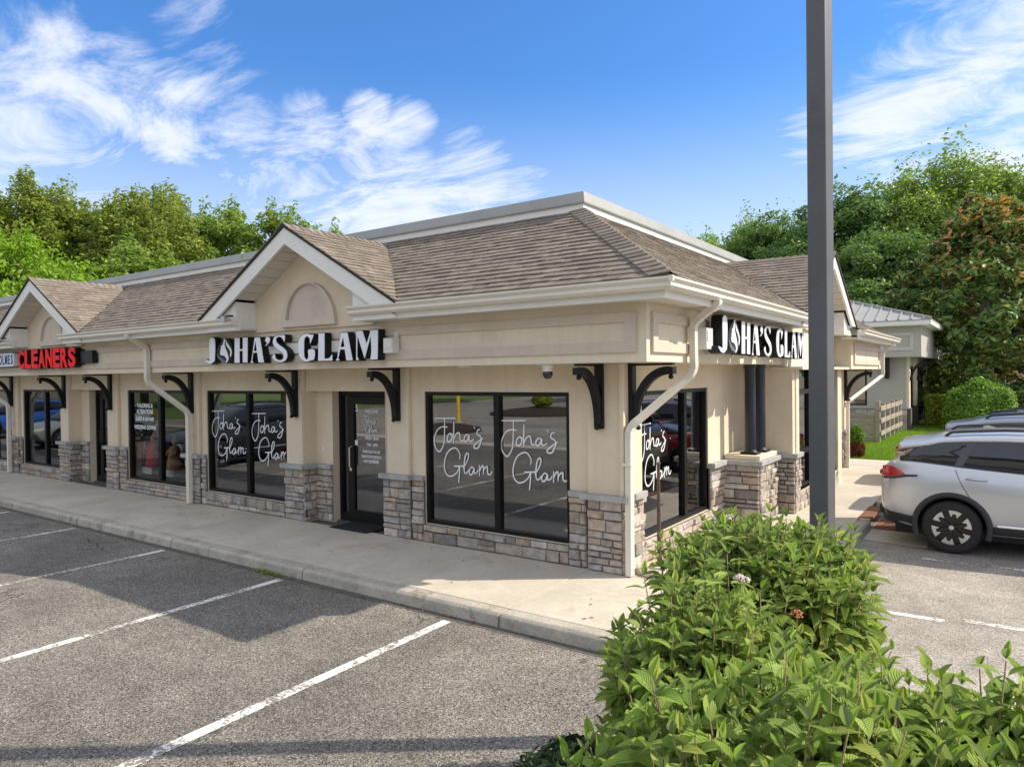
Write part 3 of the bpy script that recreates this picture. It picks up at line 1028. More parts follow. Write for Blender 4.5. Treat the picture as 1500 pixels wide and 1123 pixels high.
# pier flanks turned towards the camera
for xx in (-5.84, -14.36):
    stone_wall(SD, 0.0, .29, SWZ, CT, xx + .005, .1, .24)
    cap(xx + .071, xx + .10, -.01, .30, CT)
    stone_wall(FR, xx + .03, xx + .40, SWZ, CT, -.295, .1, .25, .004)
    CAPS.box(xx + .101, xx + .41, .22, .30, CT, CT + .072)
# side: corner pier, sill, wall, pedestal, bay
stone_wall(SD, -.0, .50, SWZ, CT, -.02, .12, .32)
cap(.026, .075, -.07, .53, CT)
stone_wall(SD, .50, .65, SWZ, CT, -.05, .1, .2)
stone_wall(SD, .65, 3.06, SWZ, .41, -.05)
stone_wall(SD, 3.06, 3.70, SWZ, 1.05, -.05, .12, .36)
cap(-.07, .04, 3.05, 3.63, 1.05)
stone_wall(FR, -.04, .52, SWZ, 1.05, -3.70, .16, .42)              # pedestal, front and side
stone_wall(SD, 3.70, 4.70, SWZ, 1.05, .50, .12, .36)
CAPS.box(-.06, .58, 3.63, 4.84, 1.05, 1.125)
BACK.box(-.05, .45, 3.75, 4.84, .1, 1.05)
stone_wall(FR, .44, .78, SWZ, CT + .07, -4.85, .12, .3)
stone_wall(SD, 4.85, 5.22, SWZ, CT + .07, .76, .1, .25)
CAPS.box(.42, .83, 4.79, 5.24, CT + .07, CT + .145)
stone_wall(SD, 5.22, 8.55, SWZ, .46, .745, .18, .5)
stone_wall(SD, 8.95, 11.36, SWZ, CT, .285, .16, .44)
CAPS.box(.22, .35, 8.96, 11.33, CT, CT + .07)
stone_wall(FR, .10, .37, SWZ, CT, -11.37, .1, .25)
stone_wall(SD, 11.36, 11.83, SWZ, CT, .35, .12, .25)
CAPS.box(.08, .43, 11.33, 11.87, CT, CT + .07)
BACK.build('mortar_bed', 'mortar', bld, kind='stuff')
STONES.sort(key=lambda s: s[0])
for (_, vs, fs) in STONES[:300]:
    MB().add(vs, fs).build('stone', 'stone', bld)
rest = MB()
for (_, vs, fs) in STONES[300:]:
    rest.add(vs, fs)
rest.build('far_stones', 'stone', bld, kind='stuff')
MB().box(-.04, .52, 3.72, 4.80, 1.126, 1.20).build('pedestal_top', 'stucco_trim', bld, bevel=.01)
for (x, y) in ((.30, 3.98), (.33, 4.42)):
    c = MB().lathe([(.0, 0), (.115, 0), (.115, .03), (.095, .05), (.085, .07), (.083, 1.36), (.10, 1.40), (.10, 1.44), (0, 1.44)], (x, y, 1.205), 24)
    c.build('column', 'column_paint', bld, smooth=False, bevel=0)
    MB().box(x - .13, x + .13, y - .13, y + .13, 1.2, 1.235).build('column_base', 'black', bld, bevel=.006)

# ---- interior so that glass has something dark behind it
room = MB()
room.box(XL, -.4, 3.9, 3.95, .1, 2.7).box(XL, -.4, .37, 3.9, 2.60, 2.7)
room.build('interior_wall', 'dark_room', bld)
for xx in (-4.9, -9.1, -12.2, -17.45):
    MB().box(xx - .05, xx + .05, .61, 3.9, .1, 2.6).build('interior_wall', 'dark_room', bld)
MB().box(XL, -.37, .37, 3.9, .08, .135).build('interior_floor', 'room_floor', bld)
MB().box(-.4, .43, 5.25, 8.9, .08, .14).box(-.5, -.4, 3.95, 8.9, .1, 2.7).build('interior_floor', 'room_floor', bld)

# ---- windows
SCR = globals()['SCRIPT']


def script_mesh(name, F, u, w, z, s=1.0, wd=.0205):
    """hand lettering: each stroke a ribbon on the glass"""
    mb = MB()
    for si, st in enumerate(SCR):
        pts = smooth_poly(st, 6, False) if len(st) > 2 else st
        vs, fs = [], []
        m = len(pts)
        for i, p in enumerate(pts):
            a, b = pts[max(i - 1, 0)], pts[min(i + 1, m - 1)]
            dx, dz = b[0] - a[0], b[1] - a[1]
            L = math.hypot(dx, dz) or 1
            h = wd / 2 / s * (.75 + .25 * math.sin(i / max(m - 1, 1) * math.pi))
            nx, nz = -dz / L * h, dx / L * h
            ww = w + si * .0007 + i * .00002
            vs += [F(u + (p[0] + nx) * s, ww, z + (p[1] + nz) * s), F(u + (p[0] - nx) * s, ww, z + (p[1] - nz) * s)]
            if i:
                fs.append((2 * i - 2, 2 * i - 1, 2 * i + 1, 2 * i))
        mb.add(vs, fs)
    return mb


def window(F, u0, u1, z0, z1, w, mull=None, bars=(), lettering=(), parent=bld, name='window', glass='glass'):
    """aluminium shop window: frame > mullion, panes, lettering"""
    t = .055
    fr = MB()
    bx(fr, F, u0, u1, w, w - .10, z0, z0 + t)
    bx(fr, F, u0, u1, w, w - .10, z1 - t, z1)
    bx(fr, F, u0, u0 + t, w, w - .10, z0 + t, z1 - t)
    bx(fr, F, u1 - t, u1, w, w - .10, z0 + t, z1 - t)
    o = fr.build(name, 'frame', parent)
    us = [u0 + t] + sorted(mull or []) + [u1 - t]
    for mu in (mull or []):
        bx(MB(), F, 0, 0, 0, 0, 0, 0)
        mbm = MB()
        bx(mbm, F, mu - .045, mu + .045, w - .002, w - .098, z0 + t, z1 - t)
        mbm.build('mullion', 'frame', o)
    for bz in bars:
        mbm = MB()
        bx(mbm, F, u0 + t, u1 - t, w + .012, w - .09, bz - .04, bz + .04)
        mbm.build('transom', 'frame', o)
    zs = [z0 + t] + sorted(bars) + [z1 - t]
    for i in range(len(us) - 1):
        for k in range(len(zs) - 1):
            a = us[i] + (.045 if i else 0)
            b = us[i + 1] - (.045 if i < len(us) - 2 else 0)
            pts = [F(a, w - .05, zs[k]), F(b, w - .05, zs[k]), F(b, w - .05, zs[k + 1]), F(a, w - .05, zs[k + 1])]
            MB().add(pts, [(0, 1, 2, 3)] if F is FR else [(0, 1, 2, 3)]).build('pane', glass, o)
    for (lu, lz, s) in lettering:
        script_mesh('lettering', F, lu, w - .046, lz, s).build('lettering', 'vinyl', o)
    return o


window(FR, -3.2, -.78, WZ0, WZ1, -.11, [-1.93], lettering=[(-3.085, 1.20, 1.0), (-1.885, 1.20, 1.0)])
window(FR, -8.75, -6.36, WZ0, WZ1, -.11, [-7.50], lettering=[(-8.69, 1.18, 1.02), (-7.44, 1.16, 1.02)])
w3 = window(FR, -11.74, -9.38, WZ0, WZ1, -.11, [-10.5], glass='glass_clear')
window(FR, -17.1, -14.85, WZ0, WZ1, -.11, [-15.87], glass='glass_clear')
window(FR, -20.2, -17.8, WZ0, WZ1, -.11, [-19.0])
window(SD, .65, 3.06, .42, 2.29, -.09, [2.2], lettering=[(.70, 1.16, .98)])
window(SD, 5.22, 8.55, .46, 2.60, .70, [6.33, 7.45], bars=[1.10, 2.16])
for (body, u_, z_, sz) in (('TAILORING &', -11.16, 1.925, .12), ('ALTERATIONS', -11.16, 1.80, .12), ('SUEDE & LEATHER', -11.16, 1.65, .105), ('WEDDING GOWNS', -11.16, 1.47, .115)):
    link('lettering', setmat(face_front(text_mesh('lettering', body, sz, offset=.004, xs=.86), u_, .156, z_), 'vinyl'), w3)

# ---- entrance doors
for (a, b, main) in ((-5.84, -3.93, True), (-14.36, -12.5, False)):
    ua, ub = a + .40, b - .08
    W0 = -.44
    fr = MB()
    bx(fr, FR, ua, ub, W0, W0 - .1, 2.20, 2.285)
    bx(fr, FR, ua, ua + .05, W0, W0 - .1, SWZ, 2.2)
    bx(fr, FR, ub - .05, ub, W0, W0 - .1, SWZ, 2.2)
    d = fr.build('door', 'frame', bld)
    m0 = ua + .21
    MBs = MB()
    bx(MBs, FR, m0, m0 + .06, W0, W0 - .1, SWZ, 2.2)
    bx(MBs, FR, ua + .05, m0, W0, W0 - .1, SWZ, SWZ + .12)
    MBs.build('jamb', 'frame', d)
    MB().add([FR(ua + .05, W0 - .05, SWZ + .12), FR(m0, W0 - .05, SWZ + .12), FR(m0, W0 - .05, 2.2), FR(ua + .05, W0 - .05, 2.2)], [(0, 1, 2, 3)]).build('pane', 'glass', d)
    l0, l1 = m0 + .07, ub - .06
    lf = MB()
    bx(lf, FR, l0, l1, W0 + .01, W0 - .04, SWZ + .015, .34)
    bx(lf, FR, l0, l1, W0 + .01, W0 - .04, 2.07, 2.19)
    bx(lf, FR, l0, l0 + .085, W0 + .01, W0 - .04, .34, 2.07)
    bx(lf, FR, l1 - .085, l1, W0 + .01, W0 - .04, .34, 2.07)
    lf.build('leaf', 'frame', d)
    MB().add([FR(l0 + .085, W0 - .02, .34), FR(l1 - .085, W0 - .02, .34), FR(l1 - .085, W0 - .02, 2.07), FR(l0 + .085, W0 - .02, 2.07)], [(0, 1, 2, 3)]).build('pane', 'glass', d)
    h = MB().tube([FR(l0 + .04, W0 + .01, 1.03), FR(l0 + .04, W0 + .07, 1.05), FR(l0 + .04, W0 + .07, 1.36), FR(l0 + .04, W0 + .01, 1.38)], .014, 8)
    h.tube([FR(l0 + .02, W0 + .012, 1.0), FR(l0 + .02, W0 + .03, 1.0)], .03, 10)
    h.build('handle', 'chrome' if main else 'black', d)
    hb = MB()
    bx(hb, FR, l0 + .12, l0 + .15, W0 - .045, W0 - .065, 1.02, 1.34)
    bx(hb, FR, l0 + .06, l0 + .15, W0 - .045, W0 - .065, 1.24, 1.27)
    bx(hb, FR, l0 + .06, l0 + .15, W0 - .045, W0 - .065, 1.05, 1.08)
    hb.build('push_bar', 'black', d)
    if main:
        yy = -(W0 - .02) - .004
        cxd = -4.68
        for (body, u_, z_, sz, xs_) in (('5', l0 + .135, 2.02 - .07, .17, .8), ('WELCOME', cxd, 1.93, .072, .85), ('MON - SUN', cxd, 1.50, .068, .85), ('9AM - 6PM', cxd, 1.395, .068, .85),
                                      ('WE ARE SO GLAD YOU CAME', cxd - .02, 1.285, .060, .50), ('THANK YOU FOR TRUSTING US', cxd - .02, 1.205, .060, .52), ('WITH YOUR MEMORIES', cxd - .02, 1.125, .060, .54)):
            link('lettering', setmat(face_front(text_mesh('lettering', body, sz, offset=.0025, xs=xs_), u_, yy, z_), 'vinyl'), d)
        script_mesh('lettering', FR, cxd - .20, W0 - .016, 1.645, .33, .010).build('lettering', 'vinyl', d)
        MB().box(l0 + .09, l0 + .15, yy - .004, yy, 1.40, 1.48).build('sticker', 'paper', d)
MB().box(-5.7, -5.62, .292, .302, 1.28, 1.36).build('switch_plate', 'white_trim', bld)

# ---- beam over the shop fronts, soffits, fascias, gutters


def sweepL(prof, x0, y1, cx_=0.0, cy_=0.0):
    st = [[(x0, cy_ - d, z) for d, z in prof], [(cx_ + d, cy_ - d, z) for d, z in prof], [(cx_ + d, y1, z) for d, z in prof]]
    return MB().loft(st)


def sweepF(F, prof, u0, u1):
    return MB().loft([[F(u0, d, z) for d, z in prof], [F(u1, d, z) for d, z in prof]])


BW = .57
sweepL([(BW, 2.64), (BW, 3.30), (-.2, 3.30), (-.2, 2.64)], XL, 4.84).build('beam', 'stucco_trim', bld, fix=True)
MB().box(.2, .62, 4.84, 8.96, 2.605, 3.30).build('beam', 'stucco_trim', bld)
MB().box(.4, .92, 4.80, 8.97, 2.55, 2.60).build('bay_ledge', 'stucco_trim', bld, bevel=.008)
MB().box(.2, .95, 8.97, 13.2, 2.56, 3.30).build('beam', 'stucco_trim', bld)


def panel(F, u0, u1, w, z0=2.745, z1=3.175, ends=(True, True)):
    mb = MB()
    t = .034
    bx(mb, F, u0, u1, w + t, w, z0, z0 + .115)
    bx(mb, F, u0, u1, w + t, w, z1 - .105, z1)
    if ends[0]:
        bx(mb, F, u0, u0 + .13, w + t, w, z0 + .115, z1 - .105)
    if ends[1]:
        bx(mb, F, u1 - .13, u1, w + t, w, z0 + .115, z1 - .105)
    mb.build('panel_moulding', 'moulding', bld)


panel(FR, XL + .1, .46, BW)
panel(SD, -.46, 4.78, BW)
panel(SD, 9.25, 12.9, .95, 2.66, 3.1)
sweepL([(BW + .012, 2.64), (BW + .012, 2.655), (BW, 2.655), (BW, 2.64)], XL, 4.8)

GPROF = [(.94, 3.335), (1.015, 3.335), (1.045, 3.365), (1.038, 3.40), (1.072, 3.432), (1.072, 3.455), (1.05, 3.455), (1.04, 3.44), (.94, 3.43)]
FPROF = [(.90, 3.262), (.94, 3.262), (.94, 3.45), (.90, 3.45)]
SPROF = [(.56, 3.275), (.905, 3.275), (.905, 3.30), (.56, 3.30)]


def shiftp(prof, dd, dz):
    return [(a + dd, z + dz) for a, z in prof]


GC1, GC2, GC3 = -4.84, -13.52, 6.75
for prof, nm, mt in ((GPROF, 'gutter', 'gutter'), (FPROF, 'fascia', 'white_trim'), (SPROF, 'soffit', 'soffit')):
    a1 = GC1 + (1.29 if nm == 'gutter' else 1.33)
    st = [[(a1, -d, z) for d, z in prof], [(d, -d, z) for d, z in prof], [(d, GC3 - (1.29 if nm == 'gutter' else 1.33), z) for d, z in prof]]
    MB().loft(st).build(nm, mt, bld, fix=True)
    sweepF(FR, prof, GC2 + 1.29, GC1 - 1.30).build(nm, mt, bld, fix=True)
    sweepF(FR, prof, XL, GC2 - 1.30).build(nm, mt, bld, fix=True)
    p2 = shiftp(prof, .30, -.10) if nm != 'soffit' else [(.9, 3.175), (1.21, 3.175), (1.21, 3.20), (.9, 3.20)]
    sweepF(SD, p2, GC3 + 1.45, 13.75).build(nm, mt, bld, fix=True)
# gutter joints / corner strap
MB().box(1.03, 1.078, -1.078, -1.03, 3.40, 3.458).build('gutter_corner', 'gutter', bld, bevel=.004)

# ---- parapet above the shingles
PX = -1.13
sweepL([(PX - .03, 4.62), (PX, 4.62), (PX, 4.925), (PX - .03, 4.925)], XL, 12.6).build('parapet_board', 'white_trim', bld, fix=True)
sweepL([(PX - .25, 4.90), (PX + .03, 4.895), (PX + .035, 4.915), (PX + .012, 5.06), (PX - .25, 5.085)], XL, 12.6).build('parapet_cap', 'cap', bld, fix=True)
for xx in (-6.05, -9.1, -16.0):
    MB().box(xx, xx + .045, 1.094, 1.16, 4.90, 5.079).build('cap_joint', 'cap', bld)
MB().box(XL, PX - .26, 1.4, 12.5, 4.75, 4.86).build('flat_roof', 'flat_roof', bld)

# ---- shingled slopes
SHINGLES = []
DECK = MB()


def clip_poly(poly, clip):
    out = poly
    n = len(clip)
    for i in range(n):
        a, b = clip[i], clip[(i + 1) % n]
        inp, out = out, []
        if not inp:
            return []
        side = lambda p: (b[0] - a[0]) * (p[1] - a[1]) - (b[1] - a[1]) * (p[0] - a[0])
        for k in range(len(inp)):
            p, q = inp[k - 1], inp[k]
            sp, sq = side(p), side(q)
            if sq >= 0:
                if sp < 0:
                    t = sp / (sp - sq)
                    out.append((p[0] + (q[0] - p[0]) * t, p[1] + (q[1] - p[1]) * t))
                out.append(q)
            elif sp >= 0:
                t = sp / (sp - sq)
                out.append((p[0] + (q[0] - p[0]) * t, p[1] + (q[1] - p[1]) * t))
    return out


def slope(pts, udir, wide=(.11, .30), expo=.128):
    P = [Vector(p) for p in pts]
    ud = Vector(udir).normalized()
    n = Vector((0, 0, 0))
    for i in range(len(P)):
        n += (P[i] - P[0]).cross(P[(i + 1) % len(P)] - P[0])
    n.normalize()
    if n.z < 0:
        n = -n
    vd = n.cross(ud).normalized()
    if vd.z < 0:
        vd = -vd
    O = P[0]
    uv = [((p - O).dot(ud), (p - O).dot(vd)) for p in P]
    area = sum(uv[i][0] * uv[(i + 1) % len(uv)][1] - uv[(i + 1) % len(uv)][0] * uv[i][1] for i in range(len(uv)))
    if area < 0:
        uv.reverse()
    u0, u1 = min(p[0] for p in uv), max(p[0] for p in uv)
    v0, v1 = min(p[1] for p in uv), max(p[1] for p in uv)
    vv = v0
    row = 0
    while vv < v1:
        u = u0 - random.uniform(0, .3)
        while u < u1:
            l = random.uniform(*wide)
            th = random.choice([.013, .015, .019, .020])
            va = vv - (random.choice([0, 0, 0, .006]))
            poly = clip_poly([(u + .002, va), (u + l - .002, va), (u + l - .002, vv + expo + .03), (u + .002, vv + expo + .03)], uv)
            if len(poly) >= 3:
                k = len(poly)
                top = [O + ud * a + vd * b + n * (.006 + th * max(0, 1 - (b - va) / (expo + .03))) for a, b in poly]
                bot = [O + ud * a + vd * b - n * .004 for a, b in poly]
                fs = [tuple(range(k))] + [(i, i + k, (i + 1) % k + k, (i + 1) % k) for i in range(k)]
                if (top[1] - top[0]).cross(top[2] - top[0]).dot(n) < 0:
                    fs = [tuple(reversed(f)) for f in fs]
                cen = sum(top, Vector()) / k
                SHINGLES.append(((cen - CAM).length + (0 if cen.y < 1.3 or cen.x > -1.2 else 5), [tuple(p) for p in top + bot], fs))
            u += l
        vv += expo
        row += 1
    DECK.prism([tuple(p - n * .03) for p in P], tuple(n * .024))


SL = (4.79 - 3.46) / 2.15


def mz(o):                                                         # height of the main slope at outward distance o
    return 3.46 + SL * (1.02 - o)


GR, GH, GS = 4.72, 2.18, .565                                      # gable ridge height, half width, slope
gv = 1.02 - (GR - 3.46) / SL                                       # where the gable ridge runs into the main slope


def mainpoly(F, u0, u1, left, right):
    """left/right: gable centre or None"""
    pts = []
    return pts


def P3(F, u, o, z=None):
    return F(u, o, mz(o) if z is None else z)


slope([P3(FR, GC1 + GH, 1.02), P3(FR, 1.02, 1.02), P3(FR, PX, PX), P3(FR, GC1, PX), P3(FR, GC1, gv)], (1, 0, 0))
slope([P3(FR, GC2 + GH, 1.02), P3(FR, GC1 - GH, 1.02), P3(FR, GC1, gv), P3(FR, GC1, PX), P3(FR, GC2, PX), P3(FR, GC2, gv)], (1, 0, 0))
slope([P3(FR, XL, 1.02), P3(FR, GC2 - GH, 1.02), P3(FR, GC2, gv), P3(FR, GC2, PX), P3(FR, XL, PX)], (1, 0, 0))
slope([P3(SD, -1.02, 1.02), P3(SD, GC3 - GH, 1.02), P3(SD, GC3, gv), P3(SD, GC3, PX), P3(SD, -PX, PX)], (0, 1, 0))
e3 = 1.30
slope([P3(SD, GC3 + GH + .3, e3), P3(SD, 13.7, e3), P3(SD, 12.6, PX), P3(SD, GC3, PX), P3(SD, GC3, gv)], (0, 1, 0))


def gable(F, c):
    ew = 1.075
    for s in (1, -1):
        ud = Vector(F(0, 1, 0))
        slope([F(c + s * GH, 1.02, GR - GS * GH), F(c + s * (GH + .05), ew, GR - GS * (GH + .05)), F(c, ew, GR), F(c, gv - .06, GR)], ud)
    # rake boards
    ch = [(-GH - .03, GR - GS * (GH + .03) - .035), (0, GR - .035), (GH + .03, GR - GS * (GH + .03) - .035)]
    lo = .245
    for s in (1, -1):
        outer = [(0, GR - .03), (s * (GH + .02), GR - .03 - GS * (GH + .02))]
        pts = [(0, GR - .03), (s * (GH + .02), GR - .03 - GS * (GH + .02)), (s * (GH - .20), GR - .03 - GS * (GH + .02)), (s * (GH - .42), GR - .03 - GS * (GH - .42) - lo), (0, GR - .03 - lo)]
        a, b = F(c, 1.06, 0), F(c, 1.02, 0)
        MB().prism([F(c + x, 1.055, z) for x, z in pts], Vector(b) - Vector(a)).build('rake_board', 'white_trim', bld)
        # drip edge
        MB().prism([F(c + x, 1.078, z) for x, z in [(0, GR - .028), (s * (GH + .03), GR - .028 - GS * (GH + .03)), (s * (GH + .03), GR + .004 - GS * (GH + .03)), (0, GR + .004)]], Vector(F(0, -.02, 0)) - Vector(F(0, 0, 0))).build('drip_edge', 'deck', bld)
        # soffit boards under the rake
        sb = MB()
        nb = 7
        for k in range(nb):
            x0, x1 = s * (k * 1.30 / nb + .009), s * ((k + 1) * 1.30 / nb - .009)
            z0, z1 = GR - .245 - GS * abs(x0), GR - .245 - GS * abs(x1)
            sb.prism([F(c + x0, 1.018, z0), F(c + x1, 1.018, z1), F(c + x1, 1.018, z1 + .03), F(c + x0, 1.018, z0 + .03)], Vector(F(0, -.42, 0)) - Vector(F(0, 0, 0)))
        sb.build('rake_soffit', 'soffit', bld)
        # boxed return at the foot of the rake
        zt = GR - .26 - GS * 1.33
        MB().prism([F(c + s * 1.33, .972, 3.265), F(c + s * 2.12, .972, 3.265), F(c + s * 2.12, .972, 3.30), F(c + s * 1.33, .972, zt)], Vector(F(0, -.39, 0)) - Vector(F(0, 0, 0))).build('gable_return', 'white_trim', bld)
    # wall of the gable
    z0 = 3.24
    MB().prism([F(c - 1.36, .615, z0), F(c + 1.36, .615, z0), F(c + 1.36, .615, GR - .2 - GS * 1.36), F(c, .615, GR - .2), F(c - 1.36, .615, GR - .2 - GS * 1.36)], Vector(F(0, -.25, 0)) - Vector(F(0, 0, 0))).build('gable_wall', 'stucco', bld)
    # half-round moulding: a raised rim round a sunk field
    R, r, b0 = .615, .50, 3.285
    n = 24
    arc = lambda q, off: [(q * math.cos(math.pi * k / n), b0 + off + q * math.sin(math.pi * k / n) * 1.05) for k in range(n + 1)]
    rim = MB()
    A, B = arc(R, 0), arc(r, .10)
    vec = Vector(F(0, -.061, 0)) - Vector(F(0, 0, 0))
    for k in range(n):
        rim.prism([F(c + x, .675, z) for x, z in (A[k], A[k + 1], B[k + 1], B[k])], vec)
    rim.prism([F(c + x, .675, z) for x, z in ((-R, b0), (R, b0), (r, b0 + .10), (-r, b0 + .10))], vec)
    rim.build('arch_moulding', 'moulding', bld)
    MB().prism([F(c + x * .99, .622, z) for x, z in B], Vector(F(0, -.006, 0)) - Vector(F(0, 0, 0))).build('arch_field', 'moulding', bld)
    # ridge caps
    L = 1.06 - gv
    k = 0
    while k * .14 < L:
        o0, o1 = 1.085 - k * .14, 1.085 - k * .14 - .17
        dz0, dz1 = .034, .018
        vs = [F(c - .14, o0, GR - .14 * GS + dz0 - .012), F(c, o0, GR + dz0), F(c + .14, o0, GR - .14 * GS + dz0 - .012), F(c - .14, o1, GR - .14 * GS + dz1 - .012), F(c, o1, GR + dz1), F(c + .14, o1, GR - .14 * GS + dz1 - .012)]
        vs += [tuple(Vector(v) - Vector((0, 0, .012))) for v in vs]
        fs = [(0, 1, 4, 3), (1, 2, 5, 4), (0, 6, 7, 1), (1, 7, 8, 2), (0, 3, 9, 6), (2, 8, 11, 5)]
        cen = Vector(vs[1])
        SHINGLES.append(((cen - CAM).length, vs, fs))
        k += 1


gable(FR, GC1)
gable(FR, GC2)
gable(SD, GC3)
# hip caps
k = 0
H0, H1 = Vector((1.05, -1.05, 3.455)), Vector((PX, -PX, 4.80))
Ld = (H1 - H0).length
while k * .135 < Ld:
    a = H0 + (H1 - H0) * (k * .135 / Ld)
    b = H0 + (H1 - H0) * min(1, (k * .135 + .17) / Ld)
    vs = []
    for p, e in ((a, .046), (b, .028)):
        vs += [tuple(p + Vector((-.235, 0, e - .016))), tuple(p + Vector((0, 0, e + .006))), tuple(p + Vector((0, .235, e - .016)))]
    vs += [tuple(Vector(v) - Vector((0, 0, .014))) for v in vs]
    fs = [(0, 1, 4, 3), (1, 2, 5, 4), (0, 6, 7, 1), (1, 7, 8, 2), (0, 3, 9, 6), (2, 8, 11, 5)]
    SHINGLES.append((0, vs, fs))
    k += 1
roof = DECK.build('roof', 'deck', bld)
SHINGLES.sort(key=lambda s: s[0])
for (_, vs, fs) in SHINGLES[:300]:
    link('shingle', MB().add(vs, fs).mesh('shingle', 'shingle'), roof)
rest = MB()
for (_, vs, fs) in SHINGLES[300:]:
    rest.add(vs, fs)
link('far_shingles', rest.mesh('far_shingles', 'shingle'), roof, kind='stuff')
# flashing in the valley by the first gable
for F_, gc in ((FR, GC1), (FR, GC2), (SD, GC3)):
    for s in (1, -1):
        a, b = Vector(P3(F_, gc + s * GH, 1.02)), Vector(P3(F_, gc, gv))
        MB().tube([tuple(a + Vector((0, 0, .006))), tuple(b + Vector((0, 0, .006)))], .020, 6).build('valley_flashing', 'deck', bld)

# ---- brackets


def bracket(F, u, w0, ztop=2.635, zbot=1.86, reach=.52):
    mb = MB()
    bx(mb, F, u - .052, u + .052, w0, w0 + .055, zbot, ztop)
    bx(mb, F, u - .04, u + .04, w0 + .055, w0 + reach + .03, ztop - .028, ztop - .002)
    n = 14
    ra, rb = reach - .07, (ztop - .06) - (zbot + .07)
    cx_, cz_ = w0 + reach - .03, zbot + .06
    out, inn = [], []
    for k in range(n + 1):
        t = math.pi / 2 * k / n
        ca, sa = math.cos(t), math.sin(t)
        out.append((cx_ - (ra + .03) * ca, cz_ + (rb + .03) * sa))
        inn.append((cx_ - (ra - .055) * ca, cz_ + (rb - .062) * sa))
    for k in range(n):
        pts = [F(u - .042, *q) for q in (out[k], out[k + 1], inn[k + 1], inn[k])]
        mb.prism(pts, Vector(F(u + .042, 0, 0)) - Vector(F(u - .042, 0, 0)))
    bx(mb, F, u - .056, u + .056, w0 + reach - .05, w0 + reach + .04, ztop - .13, ztop - .046)
    bx(mb, F, u - .046, u + .046, w0 + .055, w0 + .085, zbot + .01, zbot + .09)
    o = mb.build('bracket', 'iron', bld)
    c = F(u, w0 + reach - .005, ztop - .16)
    MB().lathe([(0, -.03), (.024, -.022), (.032, 0), (.024, .022), (.014, .034)], c, 12).build('finial', 'iron', o)
    c = F(u, w0 + .10, zbot + .015)
    MB().lathe([(0, -.03), (.024, -.022), (.032, 0), (.024, .022), (.014, .034)], c, 12).build('finial', 'iron', o)


for u in (-.30, -3.66, -6.0, -9.12, -12.3, -14.53, -17.56, -20.5):
    bracket(FR, u, -.018)
bracket(SD, .16, .024)
bracket(SD, 11.55, .37, 2.55, 1.78, .58)

# ---- downspouts


def downspout(pts, nm='downspout', sq=(.094, .074), up=(1, 0, 0), straps=()):
    mb = MB()
    path = []
    P = [Vector(p) for p in pts]
    for i, p in enumerate(P):
        if 0 < i < len(P) - 1:
            a = (P[i - 1] - p).normalized()
            b = (P[i + 1] - p).normalized()
            r = min(.09, (P[i - 1] - p).length * .45, (P[i + 1] - p).length * .45)
            for k in range(5):
                t = k / 4
                path.append(p + a * r * (1 - t) ** 2 + b * r * t ** 2)
        else:
            path.append(p)
    mb.tube([tuple(p) for p in path], 0, square=sq, up=up)
    o = mb.build(nm, 'gutter', bld, bevel=.008)
    for (x, y, z) in straps:
        MB().box(x - .062, x + .062, y - .05, y + .05, z - .018, z + .018).build('strap', 'gutter', o, bevel=.004)
    # crimps of the elbows
    for i in range(1, len(P) - 1):
        cr = MB()
        a = (P[i - 1] - P[i]).normalized()
        b = (P[i + 1] - P[i]).normalized()
        for dvec, sg in ((a, 1), (b, 1)):
            for q in (.06, .085, .11):
                c = P[i] + dvec * q
                cr.tube([tuple(c - dvec * .004), tuple(c + dvec * .004)], 0, square=(sq[0] + .008, sq[1] + .008), up=up)
        cr.build('elbow', 'gutter', o, kind='stuff')


downspout([(1.0, .43, 3.34), (1.0, .43, 3.30), (.655, .56, 3.10), (.655, .58, 2.52), (.075, .02, 1.88), (.075, -.0, SWZ + .01)], up=(0, 1, 0), straps=((.06, .0, 1.45),))
downspout([(-9.5, -.99, 3.34), (-9.5, -.99, 3.31), (-9.5, -.645, 3.10), (-9.5, -.645, 2.46), (-9.06, -.10, 1.88), (-9.06, -.105, SWZ + .01)], straps=((-9.06, -.08, 1.45),))
downspout([(-18.0, -.99, 3.34), (-18.0, -.99, 3.31), (-18.0, -.645, 3.10), (-18.0, -.645, 2.46), (-17.5, -.10, 1.88), (-17.5, -.105, SWZ + .01)], straps=((-17.5, -.08, 1.45),))
downspout([(1.25, 13.0, 3.22), (1.25, 13.0, 3.18), (1.04, 12.9, 3.0), (1.04, 12.9, 2.40), (.44, 11.52, 1.75), (.44, 11.50, SWZ + .01)], up=(0, 1, 0))
MB().lathe([(0, 0), (.09, 0), (.09, -.02), (0, -.02)], (-2.1, -.35, 2.64), 20).build('soffit_light', 'white_trim', bld)

# ------------------------------------------------------------------ signs
LT = globals()['LET']
ORDER = [('letter', ['J'], True), ('letter', ['H'], False), ('letter', ['A1', 'A1h'], False), ('apostrophe', ['ap'], True), ('letter', ['S'], True),
         ('letter', ['G'], True), ('letter', ['L'], False), ('letter', ['A2', 'A2h'], False), ('letter', ['M'], False)]


